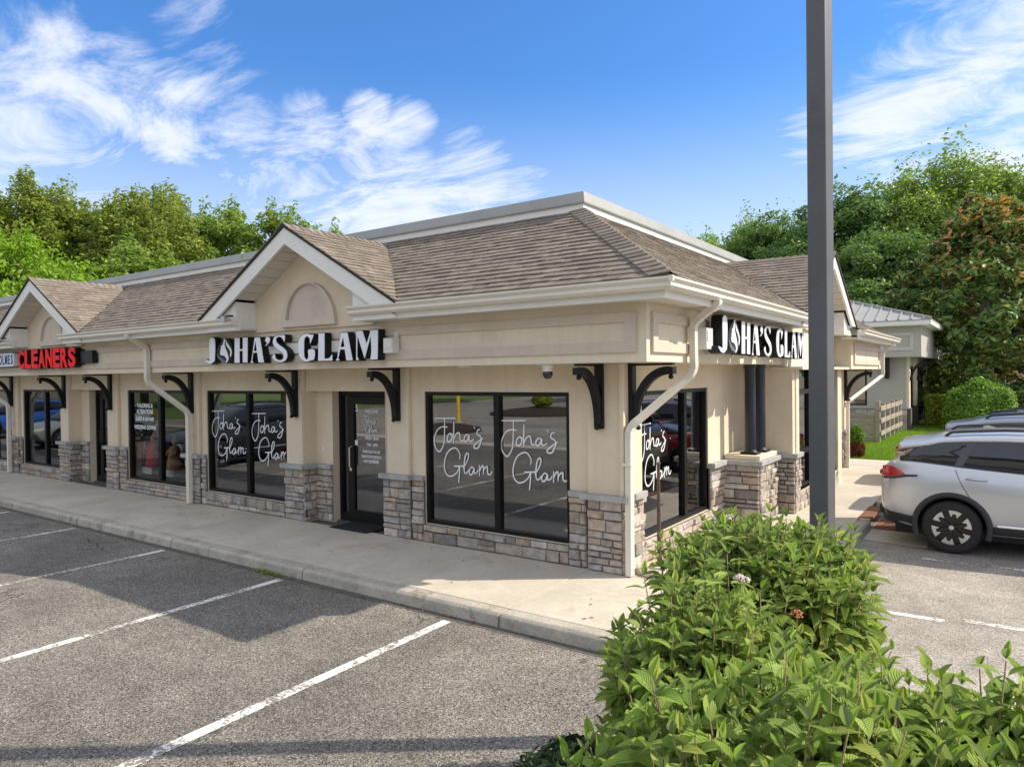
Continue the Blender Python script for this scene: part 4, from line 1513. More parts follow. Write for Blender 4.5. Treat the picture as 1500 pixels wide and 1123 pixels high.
def glam_sign(F, fmap, u0, z0, wback, wface, s, label, loc):
    sg = thing('shop_sign', label, 'sign', loc, group='salon signs on the beam')
    mid, ex = (wback + wface) / 2, (wface - wback) / 2

    def shape(keys, sm):
        out = []
        for k in keys:
            p = LT[k]
            p = smooth_poly(p, 3) if sm else p
            out.append([(x * s, z * s) for x, z in p])
        return out

    def place(me, w):
        return fmap(me, u0, -w, z0) if F is FR else fmap(me, w, u0, z0)
    for (nm, keys, sm) in ORDER:
        me = curve_mesh(nm, shape(keys, sm), extrude=ex, offset=.006)
        o = link(nm, setmat(place(me, mid), 'black'), sg)
        me = curve_mesh('face', shape(keys, sm), extrude=.004, offset=-.004)
        link('face', setmat(place(me, wface + .002), 'white_face'), o)
    me = curve_mesh('logo', shape(['oval'], True), extrude=ex, offset=.006)
    o = link('logo', setmat(place(me, mid), 'black'), sg)
    for k, mt in (('face', 'white_face'), ('hair', 'white_face'), ('cres', 'logo_blue')):
        me = curve_mesh('face', shape([k], True), extrude=.004)
        link('logo_shape', setmat(place(me, wface + .002), mt), o)
    # raceway and electric box
    mb = MB()
    bx(mb, F, u0 + .1 * s, u0 + 4.18 * s, wback - .005, BW + .0345, z0 + .14, z0 + .30)
    mb.build('raceway', 'white_trim', sg, bevel=.004)
    return sg


s1 = glam_sign(FR, face_front, -7.39, 2.74, .635, .75, 1.0, 'white letters reading JOHA\'S GLAM with black sides over the front door under the gable', (-5.2, -.6, 2.74))
mb = MB()
bx(mb, FR, -3.19, -3.02, BW + .16, BW + .02, 2.83, 3.03)
bx(mb, FR, -3.10, -3.03, BW + .02, BW + .05, 3.03, 3.12)
o = mb.build('transformer_box', 'grey_plastic', s1, bevel=.006)
mb = MB()
bx(mb, FR, -3.17, -3.04, BW + .168, BW + .16, 2.90, 3.015)
mb.build('cover', 'white_trim', o)
s2 = glam_sign(SD, face_side, .97, 2.735, .68, .82, 1.06, 'white letters reading JOHA\'S GLAM with black sides on the sunlit side wall', (.6, 3.2, 2.74))
mb = MB()
bx(mb, SD, .78, 1.0, BW + .17, BW + .02, 2.80, 3.06)
o = mb.build('transformer_box', 'grey_plastic', s2, bevel=.006)
mb = MB()
bx(mb, SD, .80, .92, BW + .178, BW + .17, 2.90, 3.03)
mb.build('cover', 'white_trim', o)

cs = thing('shop_sign', 'red channel letters reading CLEANERS on black backing under the second gable', 'sign', (-13.5, -.6, 2.78))
W_ = 'CLEANERS'
slot = (-12.12 + 15.03) / len(W_)
for i, ch in enumerate(W_):
    for nm, ex, off, w, mt in (('letter', .06, .052, .69, 'black'), ('face', .006, .040, .757, 'red_face')):
        me = text_mesh(nm, ch, .56, extrude=ex, offset=off * .55, xs=1.0)
        co = np.array([v.co[:] for v in me.vertices])
        lo, hi = co.min(0), co.max(0)
        hgt, wid = .44, slot - .015
        g = 0.0 if nm == 'letter' else .012
        sx, sy = (wid - 2 * g) / (hi[0] - lo[0]), (hgt - 2 * g) / (hi[1] - lo[1])
        me.transform(Matrix.Translation((-(lo[0] + hi[0]) / 2, -(lo[1] + hi[1]) / 2, 0)))
        me.transform(Matrix.Diagonal((sx, sy, 1, 1)))
        face_front(me, -15.03 + slot * (i + .5), -w, 2.78 + .22)
        setmat(me, mt)
        if nm == 'letter':
            base = link(nm, me, cs)
        else:
            link(nm, me, base)
mb = MB()
bx(mb, FR, -15.2, -12.05, .63, BW + .02, 2.84, 3.16)
bx(mb, FR, -12.05, -11.54, .70, BW + .02, 2.86, 3.12)
mb.build('backing', 'black', cs, bevel=.008)
hs = thing('shop_sign', 'white rounded panel with blue letters OLMES beside the red cleaners sign', 'sign', (-16.5, -.6, 2.86))
pts = [(-17.9, 2.86), (-15.33, 2.86), (-15.27, 2.89), (-15.25, 2.95), (-15.25, 3.08), (-15.27, 3.14), (-15.33, 3.17), (-17.9, 3.17)]
MB().prism([(x, -.76, z) for x, z in pts], (0, .12, 0)).build('panel', 'white_face', hs)
bk = MB()
bx(bk, FR, -17.9, -15.2, .635, BW + .02, 2.84, 3.19)
bk.build('backing', 'black', hs)
for i, ch in enumerate('OLMES'):
    me = text_mesh('letter', ch, .31, extrude=.003, offset=.010, xs=.66)
    link('letter', setmat(face_front(me, -16.02 + i * .165, -.763, 2.91), 'blue_ink'), hs)

# ------------------------------------------------------------------ small fittings
sc_ = thing('security_camera', 'white and black dome security camera under the front beam', 'camera', (-.78, -.40, 2.64))
c = (-.78, -.40, 2.64)
MB().lathe([(0, 0), (.075, 0), (.075, -.03), (.06, -.045), (.06, -.09), (0, -.09)], c, 24).build('mount', 'white_trim', sc_, smooth=False)
MB().lathe([(.057, -.09), (.062, -.11), (.058, -.14), (.04, -.168), (.0, -.178)], c, 24).build('dome', 'car_glass', sc_, smooth=True)
MB().tube([(-.84, -.40, 2.63), (-.95, -.38, 2.636)], .012, 6).build('cable', 'white_trim', sc_)


def floodlight(x, y, z, label):
    t = thing('floodlight', label, 'light', (x, y, z), group='floodlights on the gutters')
    MB().lathe([(.03, 0), (.045, .03), (.05, .09), (.055, .10), (.0, .10)], (x, y, z), 16, 'y').build('lamp', 'rim_silver', t)
    MB().box(x - .055, x + .055, y - .01, y + .06, z + .05, z + .075).build('hood', 'black', t)
    MB().tube([(x, y + .05, z), (x - .05, y + .10, z)], .018, 8).build('arm', 'black', t)


floodlight(-6.20, -1.09, 3.42, 'small round floodlight at the end of the gutter left of the big gable')
floodlight(-14.93, -1.09, 3.42, 'small boxy floodlight at the end of the gutter left of the cleaners gable')

dm = MB()
dm.box(-5.08, -4.25, -.10, .44, SWZ + .002, SWZ + .014)
for k in range(14):
    x = -5.06 + k * .0585
    dm.box(x, x + .03, -.08, .42, SWZ + .014, SWZ + .018)
tag(dm.build('doormat', 'rubber', bevel=.002), 'flat black rubber doormat on the pavement before the salon door', 'doormat')

sp = thing('sign_post', 'thin brown post standing in a round concrete base by the corner window', 'post', (.30, .33, SWZ))
MB().lathe([(0, 0), (.27, 0), (.28, .02), (.26, .05), (.12, .065), (.11, .085), (.05, .09), (0, .09)], (.30, .33, SWZ), 32).build('base', 'concrete', sp)
MB().tube([(.30, .33, SWZ + .08), (.30, .33, SWZ + .62), (.298, .332, 1.44)], [.026, .023, .019], 12).build('shaft', 'post_brown', sp)
MB().lathe([(.028, 0), (.028, .02), (0, .025)], (.298, .332, 1.435), 12).build('cap', 'pole', sp)

lp = thing('light_pole', 'tall square dark grey light pole rising from the shrubs at the corner', 'pole', (2.663, -2.335, .08))
lp.rotation_euler = (0, 0, 0)
pc = Vector((2.663, -2.335, 0))
hw = .0655
ang = math.radians(-12)
def prot(x, y, z):
    return (pc.x + x * math.cos(ang) - y * math.sin(ang), pc.y + x * math.sin(ang) + y * math.cos(ang), z)
mb = MB()
r = .016
ring = []
for (sx, sy, a0) in ((1, 1, 0), (-1, 1, 90), (-1, -1, 180), (1, -1, 270)):
    for k in range(4):
        a = math.radians(a0 + k * 30)
        ring.append((sx * (hw - r) + r * math.cos(a), sy * (hw - r) + r * math.sin(a)))
mb.loft([[prot(x, y, z) for x, y in ring] for z in (.55, 7.4)])
mb.build('shaft', 'pole', lp)
MB().lathe([(.26, .0), (.26, .5), (.24, .54), (0, .55)], (pc.x, pc.y, .02), 32).build('footing', 'concrete', lp)
bp = MB()
bp.prism([prot(x, y, .56) for x, y in ((-.13, -.13), (.13, -.13), (.13, .13), (-.13, .13))], (0, 0, .025))
bp.build('base_plate', 'pole', lp, bevel=.004)
for (x, z) in ((-.03, 2.41), (.045, 2.41), (-.05, 1.70)):
    MB().lathe([(.008, 0), (.008, .004), (0, .006)], prot(x, -hw, z), 8, 'y').build('bolt', 'rust', lp)
hh = MB()
hh.prism([prot(x, -hw - .001, z) for x, z in ((-.04, 1.02), (.04, 1.02), (.04, 1.2), (-.04, 1.2))], Vector(prot(0, -hw - .006, 0)) - Vector(prot(0, -hw, 0)))
hh.build('hand_hole_cover', 'pole', lp, fix=True)
arm = MB().tube([prot(0, 0, 7.3), prot(0, .75, 7.35)], 0, square=(.09, .06))
arm.build('arm', 'pole', lp)
hd = MB()
hd.prism([prot(x, y, 7.28) for x, y in ((-.2, .6), (.2, .6), (.2, 1.15), (-.2, 1.15))], (0, 0, .16))
hd.build('luminaire', 'pole', lp, bevel=.02)

# things behind the cleaners' glass
def figure(x, y, z, robe, label, h):
    t = thing('display_figure', label, 'figure', (x, y, z), group='display figures behind the cleaners window')
    MB().lathe([(.0, 0), (.17, 0), (.16, .1), (.12, h * .55), (.07, h * .72), (.0, h * .74)], (x, y, z), 16).build('robe', robe, t, smooth=True)
    MB().lathe([(0, h * .73), (.055, h * .77), (.065, h * .83), (.05, h * .9), (0, h * .92)], (x, y, z), 12).build('head', 'skin', t, smooth=True)
    MB().lathe([(.07, h * .88), (.04, h * .96), (0, h * 1.06)], (x, y, z), 12).build('hat', robe, t)
    for s in (-1, 1):
        MB().tube([(x + s * .08, y - .02, z + h * .66), (x + s * .17, y - .08, z + h * .5), (x + s * .1, y - .16, z + h * .42)], [.04, .035, .025], 8).build('arm', robe, t, smooth=True)
    MB().box(x - .2, x + .2, y - .16, y + .16, z - .14, z - .002).build('plinth', 'paper', t)


figure(-11.52, .52, .62, 'red_cloth', 'red robed display figure behind the left pane of the tailoring window', .72)
figure(-10.66, .52, .62, 'tan_cloth', 'tan and red display figure behind the right pane of the tailoring window', .68)
tag(MB().box(-12.12, -11.60, .75, .78, .72, 1.45).build('poster', 'teal', bevel=.003), 'teal poster standing behind the red figure in the tailoring window', 'poster')
tag(MB().box(-11.95, -11.70, .42, .45, .90, 1.18).build('placard', 'paper', bevel=.003), 'white placard left of the red figure in the tailoring window', 'placard')
tag(MB().box(-10.98, -10.48, .72, .75, .78, 1.12).build('placard', 'paper', bevel=.003), 'white placard right of the tan figure in the tailoring window', 'placard')

# ------------------------------------------------------------------ vehicles


def lerp_tab(tab, x):
    for i in range(len(tab) - 1):
        if x <= tab[i + 1][0]:
            t = (x - tab[i][0]) / (tab[i + 1][0] - tab[i][0])
            return tab[i][1] + (tab[i + 1][1] - tab[i][1]) * max(0, min(1, t))
    return tab[-1][1]


HWT = [(0, .66), (.05, .76), (.16, .855), (.4, .915), (.9, .935), (3.7, .93), (4.2, .88), (4.5, .76), (4.62, .55)]
BELT = [(0, .98), (.04, 1.09), (.12, 1.20), (.3, 1.265), (.6, 1.245), (1.2, 1.19), (1.7, 1.16), (2.4, 1.11), (3.4, 1.04), (3.9, .98), (4.35, .86), (4.62, .68)]
BOT = [(0, .52), (.06, .42), (.25, .30), (.6, .25), (4.0, .25), (4.4, .28), (4.62, .42)]
ROOF = [(.30, 1.29), (.42, 1.40), (.60, 1.53), (.8, 1.59), (1.2, 1.635), (1.7, 1.655), (2.2, 1.64), (2.7, 1.55), (3.1, 1.38), (3.55, 1.07)]
WX = (.90, 3.58)
WR = .362


def car_section(x, n=0):
    hw, b, z0 = lerp_tab(HWT, x), lerp_tab(BELT, x), lerp_tab(BOT, x)
    H = b - z0
    half = [(hw - .20, z0), (hw - .075, z0 + .035), (hw - .03, z0 + H * .2), (hw - .012, z0 + H * .42), (hw, z0 + H * .62), (hw - .012, z0 + H * .8), (hw - .045, z0 + H * .93), (hw - .095, b), (hw - .3, b + .02), (.0, b + .03)]
    return half


def make_car(name, label, paint, ROOF=ROOF, rx=(.25, .28, .36, .48, .62, .8, 1.1, 1.5, 1.9, 2.3, 2.55)):
    sedan = len(rx) < 11
    t = thing(name, label, 'car', (0, 0, 0), local=True)
    xs_ = [0, .03, .08, .16, .28, .42, .6, .9, 1.25, 1.6, 2.0, 2.4, 2.8, 3.2, 3.5, 3.8, 4.05, 4.25, 4.42, 4.54, 4.62]
    rings = []
    for x in xs_:
        h = car_section(x)
        ring = [(x, y, z) for y, z in h] + [(x, -y, z) for y, z in reversed(h[:-1])]
        rings.append(ring)
    body = MB().loft(rings).build('body', paint, t, smooth=True, fix=True)
    sub = body.modifiers.new('s', 'SUBSURF')
    sub.levels = sub.render_levels = 2
    cut = MB()
    for x in WX:
        for s in (1, -1):
            cut.lathe([(0, -.36), (.415, -.36), (.415, .36), (0, .36)], (x, s * .93, WR + .01), 40, 'y')
    co = cut.build('cut', 'black', None, fix=True)
    bo = body.modifiers.new('b', 'BOOLEAN')
    bo.object = co
    bo.solver = 'EXACT'
    bpy.context.view_layer.update()
    dg = bpy.context.evaluated_depsgraph_get()
    me = bpy.data.meshes.new_from_object(body.evaluated_get(dg))
    body.modifiers.clear()
    body.data = me
    me.name = 'body'
    while len(me.materials) > 1:
        me.materials.pop()
    me.polygons.foreach_set('material_index', [0] * len(me.polygons))
    bpy.data.objects.remove(co)
    me.materials.append(M['cladding'])
    for pl in me.polygons:                                          # lining of the wheel wells
        for wx in WX:
            if math.hypot(pl.center.x - wx, pl.center.z - WR - .01) < .4155 and abs(pl.center.y) > .5:
                pl.material_index = 1
    # glasshouse
    gx_ = [.27, .34, .44, .58, .8, 1.1, 1.5, 1.9, 2.3, 2.7, 3.1, 3.4, 3.56] if not sedan else [.95, 1.1, 1.3, 1.6, 1.9, 2.3, 2.7, 3.1, 3.4, 3.56]

    def gsec(x, off=0.0, part='all'):
        hw, b = lerp_tab(HWT, x) - .085, lerp_tab(BELT, x) - .01
        rz = max(lerp_tab(ROOF, x), b + .03)
        hh = rz - b
        inset = min(.26, hh * .42)
        tw = hw - inset * .75 - (.06 if x < .5 else 0)
        P_ = [(hw, b), (hw - inset * .30, b + hh * .45), (hw - inset * .62, b + hh * .80), (tw - .02, b + hh * .91), (tw - .10, b + hh * .975), (tw - .28, rz), (0, rz + .012)]
        return P_, hh
    rings = []
    for x in gx_:
        P_, hh = gsec(x)
        rings.append([(x, y, z) for y, z in P_] + [(x, -y, z) for y, z in reversed(P_[:-1])])
    gh = MB().loft(rings).build('glasshouse', 'car_glass', t, smooth=True, fix=True)
    # roof skin with spoiler
    rings = []
    for x in rx:
        P_, hh = gsec(x if sedan else max(x, .62))
        dz = 0
        if x < .62 and not sedan:
            dz = -(.62 - x) * .17
        P_ = P_[2:]
        w_ = 1 if x >= .62 else 1 - (.62 - x) * .10
        top = [(x, y * w_ + (.012 if i < 3 else 0), z + .012 + dz) for i, (y, z) in enumerate(P_)]
        th = .05 if x < .7 else .03
        full = top + [(x, -y, z) for (_, y, z) in reversed(top[:-1])]
        low = [(x, y * .985, z - th) for (_, y, z) in reversed(full)]
        rings.append(full + low)
    MB().loft(rings).build('roof', paint, t, smooth=True, fix=True)
    for s in (1, -1):
        # roof rail
        pth = []
        for x in (() if sedan else (.82, .90, 1.05, 1.5, 1.9, 2.25, 2.4)):
            P_, hh = gsec(x)
            y, z = P_[4]
            lift = .012 if x in (.82, 2.4) else .055
            pth.append((x, s * (y + .015), z + lift))
        if pth:
            MB().tube(pth, .017, 8).build('roof_rail', 'cladding', t, smooth=True)
        # pillars over the glass
        for (xa, xb, wd) in (((.98, 1.16, .05),) if not sedan else ()) + ((2.02, 2.06, .035),):
            pa, ha = gsec(xa)
            pb, hb_ = gsec(xb)
            a0, a1, a2 = pa[0], gsec((xa + xb) / 2)[0][1], pb[2]
            mb = MB()
            P0 = [(xa, s * (a0[0] + .004), a0[1]), ((xa + xb) / 2, s * (a1[0] + .006), a1[1]), (xb, s * (a2[0] + .004), a2[1])]
            mb.add([(x - wd, y, z) for x, y, z in P0] + [(x + wd, y, z) for x, y, z in P0], [(0, 3, 4, 1), (1, 4, 5, 2)] if s < 0 else [(0, 1, 4, 3), (1, 2, 5, 4)])
            mb.build('pillar', 'black_paint', t)
        # wheel arch cladding
        for wx in WX:
            mb = MB()
            n = 28
            R0, R1 = .405, .475
            rings2 = []
            for k in range(n + 1):
                a = math.radians(-18 + 216 * k / n)
                ca, sa = math.cos(a), math.sin(a)
                yb = lerp_tab(HWT, wx + R0 * ca)
                y0 = s * (yb + .010)
                rings2.append([(wx + R0 * ca, y0 - s * .10, WR + .01 + R0 * sa), (wx + R0 * ca, y0, WR + .01 + R0 * sa), (wx + (R1 - .012) * ca, y0 + s * .006, WR + .01 + (R1 - .012) * sa), (wx + R1 * ca, y0 - s * .012, WR + .01 + R1 * sa)])
            mb.loft(rings2, cap=False)
            mb.build('wheel_arch', 'cladding', t, smooth=True, fix=True)
            # wheel
            whl = MB()
            yw = s * .80
            sg = -s
            prof = [(.235, -.105), (.30, -.112), (.345, -.105), (.360, -.075), (.362, 0), (.360, .075), (.345, .105), (.30, .112), (.235, .105)]
            prof = [(r_, -h_) for r_, h_ in prof] if s > 0 else prof
            whl.lathe(prof, (wx, yw, WR), 48, 'y', caps=False)
            w_o = whl.build('wheel', 'tyre', t, smooth=True, fix=True)
            yo = yw + s * .095
            rim = MB().lathe([(0, -.01), (.255, -.01), (.262, .0), (.252, .012), (.235, -.03)] if s < 0 else [(0, .01), (.255, .01), (.262, .0), (.252, -.012), (.235, .03)], (wx, yo - s * .035, WR), 40, 'y')
            rim.build('rim', 'rim_black', w_o, fix=True)
            for k in range(6):
                blk = MB()
                a = 2 * math.pi * k / 6 + .32
                def q(r_, da, dy=0):
                    return (wx + r_ * math.cos(a + da), yo - s * .02 + s * dy, WR + r_ * math.sin(a + da))
                blk.prism([q(.02, -.9), q(.09, -.20), q(.245, -.07), q(.245, .07), q(.09, .20), q(.02, .9)], (0, s * .018, 0))
                blk.build('spoke', 'rim_black', w_o, fix=True)
                sil = MB().prism([q(.145, -.24), q(.252, -.36), q(.252, .36), q(.145, .24), q(.19, .09), q(.19, -.09)], (0, s * .024, 0))
                sil.build('spoke_insert', 'rim_silver', w_o, fix=True)
            MB().lathe([(0, .02), (.03, .018), (.034, 0)] if s < 0 else [(.034, 0), (.03, -.018), (0, -.02)], (wx, yo - s * .0, WR), 16, 'y').build('hub_cap', 'rim_silver', w_o, fix=True)
        # lower cladding, door lines, handles, sill strip
        def strip(z_of, xa, xb, zt, zb, nm, mt, off=.008, n=14):
            mb = MB()
            rr_ = []
            for k in range(n + 1):
                x = xa + (xb - xa) * k / n
                hw, b, z0 = lerp_tab(HWT, x), lerp_tab(BELT, x), lerp_tab(BOT, x)
                def ys_(z):
                    tt = max(0, min(1, (z - z0) / (b - z0)))
                    tab = [(0, -.2), (.06, -.07), (.2, -.03), (.42, -.012), (.62, 0), (.8, -.012), (.93, -.045), (1, -.095)]
                    return hw + lerp_tab(tab, tt)
                za, zb_ = zt(x), zb(x)
                zm = (za + zb_) / 2
                rr_.append([(x, s * (ys_(za) + off * .2), za), (x, s * (ys_(zm) + off), zm), (x, s * (ys_(zb_) + off), zb_)])
            mb.loft(rr_, cap=False, closed=False)
            return mb.build(nm, mt, t, smooth=True, fix=False)
        strip(None, 1.36, 3.12, lambda x: .42, lambda x: .27, 'sill_cladding', 'cladding', .02)
        strip(None, 1.42, 3.05, lambda x: .455, lambda x: .425, 'sill_trim', 'chrome', .024)
        strip(None, .02, .47, lambda x: .52 - x * .12, lambda x: .34 - x * .12, 'bumper_cladding', 'cladding', .012, 8)
        seam = lambda x: x
        for pts in ([(.95, 1.15), (.98, 1.06), (1.04, .92), (1.12, .78), (1.24, .62), (1.34, .46)], [(2.06, 1.1), (2.07, .8), (2.07, .46)], [(3.15, 1.04), (3.2, .7), (3.15, .46)]):
            pth = []
            for x, z in pts:
                hw, b, z0 = lerp_tab(HWT, x), lerp_tab(BELT, x), lerp_tab(BOT, x)
                tt = (z - z0) / (b - z0)
                tab = [(0, -.2), (.06, -.07), (.2, -.03), (.42, -.012), (.62, 0), (.8, -.012), (.93, -.045), (1, -.095)]
                pth.append((x, s * (hw + lerp_tab(tab, tt) - .001), z))
            MB().tube(pth, .0045, 6).build('door_seam', 'black', t)
        for hx in (1.19, 2.24):
            yb = lerp_tab(HWT, hx) - .018
            MB().tube([(hx - .12, s * yb, 1.04), (hx - .09, s * (yb + .04), 1.05), (hx + .09, s * (yb + .04), 1.045), (hx + .12, s * yb, 1.035)], [.010, .018, .018, .010], 8).build('door_handle', paint, t, smooth=True)
        # tail lamp
        mb = MB()
        rr_ = []
        for x, zt_, zb_ in ((.055, 1.14, 1.00), (.12, 1.165, 1.005), (.2, 1.15, 1.02), (.28, 1.115, 1.035), (.34, 1.07, 1.045)):
            y = lerp_tab(HWT, x) + .004
            rr_.append([(x - .012, s * (y - .03), zt_), (x, s * y, (zt_ + zb_) / 2), (x - .01, s * (y - .004), zb_)])
        mb.loft(rr_, cap=False, closed=False)
        o = mb.build('tail_lamp', 'tail_red', t, smooth=True)
        mb = MB()
        rr_ = []
        for x, zt_, zb_ in ((.06, .995, .965), (.2, 1.012, .98), (.34, 1.05, 1.015), (.50, 1.06, 1.035)):
            y = lerp_tab(HWT, x) + .006
            rr_.append([(x, s * y, zt_), (x, s * y, zb_)])
        mb.loft(rr_, cap=False, closed=False)
        mb.build('lamp_trim', 'black_paint', o)
        mb = MB()
        rr_ = []
        for x, zt_, zb_ in ((.05, .955, .91), (.14, .965, .94)):
            y = lerp_tab(HWT, x) + .005
            rr_.append([(x, s * y, zt_), (x, s * y, zb_)])
        mb.loft(rr_, cap=False, closed=False)
        mb.build('lamp_lens', 'tail_clear', o)
        MB().lathe([(0, -.06), (.05, -.05), (.07, 0), (.05, .05), (0, .06)], (3.0, s * 1.02, 1.03), 12, 'y').build('mirror', paint, t, smooth=True)
        # head lamp
        MB().prism([(4.28, s * .84, .72), (4.55, s * .66, .70), (4.55, s * .62, .78), (4.25, s * .80, .82)], (0, s * .03, 0)).build('headlight', 'tail_clear', t, fix=True)
    # tail: plate recess, bumper, rear glass wiper, diffuser
    MB().box(-.012, .02, -.60, .60, 1.0, 1.06).build('light_bar', 'tail_red', t, bevel=.01)
    MB().box(-.02, .05, -.62, .62, .43, .56).build('rear_bumper', 'cladding', t, bevel=.03)
    MB().box(-.016, .01, -.24, .24, .74, .86).build('number_plate', 'paper', t)
    MB().box(4.60, 4.64, -.5, .5, .45, .62).build('grille', 'black_paint', t, bevel=.02)
    MB().box(.2, 4.3, -.72, .72, .20, .34).build('underbody', 'black', t)
    if sedan:
        return t
    sf = MB().prism([(1.25, -.012, 1.665), (1.42, -.012, 1.675), (1.30, -.012, 1.72), (1.24, -.012, 1.70)], (0, .024, 0))
    sf.build('antenna', paint, t, fix=True)
    return t


car1 = make_car('suv', 'silver suv with black wheel arches parked nearest, tail towards the pavement', 'silver_paint')
CARS = [
    ('light silver suv behind the nearest silver one, only its roof and windows showing', (2.55, 7.45, 0), 0, 'grey_paint', (1.02, 1.0, 1.06)),
    ('black suv at the far end of the row of cars', (3.1, 13.2, 0), 0, 'black_paint', (1, 1, 1)),
    ('black suv seen mirrored in the second salon window', (-15.45, -7.3, 0), math.pi / 2, 'black_paint', (1, 1, 1.05)),
    ('pale grey green car seen mirrored in the tailoring window', (-26.0, -7.6, 0), math.pi / 2, 'pale_paint', (1, 1, .95)),
    ('blue car seen mirrored in the cleaners window', (-33.0, -7.6, 0), math.pi / 2, 'blue_paint', (1, 1, 1)),
]
for (lab, loc, rz, pt, scl) in CARS:
    c = copy_tree(car1, None, {M['silver_paint'].name: M[pt]})
    c.location = loc
    c.rotation_euler = (0, 0, rz)
    c.scale = scl
    c['label'] = lab
    c['group'] = 'parked cars'
red = make_car('sedan', 'dark red sedan beyond the two silver cars, its tail just showing', 'red_paint', [(.95, 1.24), (1.3, 1.33), (1.7, 1.42), (2.1, 1.46), (2.6, 1.42), (3.1, 1.28), (3.55, 1.08)], (1.75, 1.9, 2.1, 2.3, 2.55))
red.location = (1.72, 10.2, 0)
red.scale = (1, 1, .84)
red['group'] = 'parked cars'
car1.location = (2.16, 3.76 + .93, 0)
car1['group'] = 'parked cars'

# ------------------------------------------------------------------ neighbouring building
b2 = thing('shop_building', 'pale grey shop building with seamed metal roof beyond the wooden fence', 'building', (-4, 30, 0))
MB().box(-9, .30, 25.0, 60, -.05, 3.12).build('wall', 'white_wall', b2)
MB().box(-9.5, .88, 24.4, 60, 3.06, 4.28).build('beam', 'white_wall', b2)
mb = MB()
bx(mb, FR, -.58, .62, -24.37, -24.42, 3.32, 3.45)
bx(mb, FR, -.58, .62, -24.37, -24.42, 3.90, 4.02)
bx(mb, FR, -.58, -.45, -24.37, -24.42, 3.45, 3.90)
bx(mb, FR, .49, .62, -24.37, -24.42, 3.45, 3.90)
mb.build('panel_moulding', 'grey_panel', b2)
MB().box(-10, 1.25, 24.0, 60, 4.28, 4.46).build('fascia', 'white_trim', b2, bevel=.02)
# hipped metal roof with standing seams
e0, r0 = Vector((1.25, 24.0, 4.46)), Vector((-3.2, 28.4, 5.75))
mb = MB()
mb.prism([(1.25, 24.0, 4.46), (-3.2, 28.4, 5.95), (-10, 28.4, 5.95), (-10, 24, 4.46)], (0, 0, .04))
mb.prism([(1.25, 24.0, 4.46), (1.25, 60, 4.46), (-3.2, 60, 5.95), (-3.2, 28.4, 5.95)], (0, 0, .04))
mb.build('roof', 'metal_roof', b2)
sm = MB()
for k in range(24):
    x = 1.0 - k * .42
    yt = 24.0 + (1.25 - x) / 4.45 * 4.4 if x > -3.2 else 28.4
    zt = 4.46 + (yt - 24) / 4.4 * 1.49
    sm.tube([(x, 24.02, 4.53), (x, yt, zt + .07)], 0, square=(.05, .06), up=(0, 0, 1))
for k in range(40):
    y = 24.4 + k * .42
    xt = 1.25 - min((y - 24) / 4.4, 1) * 4.45
    sm.tube([(1.22, y, 4.53), (xt, y, 4.53 + (1.25 - xt) / 4.45 * 1.49)], 0, square=(.05, .06), up=(0, 0, 1))
sm.tube([(1.25, 24, 4.54), (-3.2, 28.4, 6.02)], 0, square=(.09, .07), up=(0, 0, 1))
sm.build('roof_seam', 'metal_roof', b2, kind='stuff')
MB().box(-9, .34, 24.93, 25.0, -.05, .95).build('stone_base', 'mortar', b2)
for k in range(13):
    z = .02 + (k % 4) * .225
    pass
st = MB()
for row in range(4):
    u = -2.2
    while u < .3:
        l = random.uniform(.3, .7)
        p = random.uniform(.02, .06)
        st.box(u + .01, min(u + l, .33) - .01, 24.93 - p, 24.94, .04 + row * .225, .25 + row * .225)
        u += l
st.build('base_stones', 'stone', b2, kind='stuff')
MB().box(-.9, .36, 24.86, 25.0, .95, 1.03).build('cap_stone', 'capstone', b2)
mb = MB()
bx(mb, FR, -2.4, -1.15, -24.98, -25.1, 1.1, 2.75)
o = mb.build('window', 'frame', b2)
MB().add([(-2.34, 24.975, 1.16), (-1.21, 24.975, 1.16), (-1.21, 24.975, 2.69), (-2.34, 24.975, 2.69)], [(0, 1, 2, 3)]).build('pane', 'glass', o)
MB().box(-.42, -.30, 24.5, 25.0, 2.2, 3.05).build('bracket', 'iron', b2)
for (y0, y1) in ((25.9, 27.3), (28.2, 31.5), (33, 37), (39, 43)):
    mb = MB()
    bx(mb, SD, y0, y1, .32, .25, .2, 2.7)
    o = mb.build('window', 'frame', b2)
    MB().add([(.33, y0 + .08, .3), (.33, y1 - .08, .3), (.33, y1 - .08, 2.62), (.33, y0 + .08, 2.62)], [(0, 1, 2, 3)]).build('pane', 'glass', o)
for y in (25.2, 27.8, 32.2, 38):
    MB().box(.3, .45, y - .25, y + .25, .1, 1.0).build('stone_base', 'mortar', b2)
    MB().box(.3, .40, y - .22, y + .22, 1.0, 3.06).build('pier', 'stucco', b2)
    mb = MB()
    n = 10
    for k in range(n):
        a0, a1 = math.pi / 2 * k / n, math.pi / 2 * (k + 1) / n
        q = lambda a, r_: (.98 - r_ * math.cos(a), y - .04, 2.1 + r_ * 1.4 * math.sin(a))
        mb.prism([q(a0, .58), q(a1, .58), q(a1, .50), q(a0, .50)], (0, .08, 0))
    mb.build('bracket', 'iron', b2, fix=True)

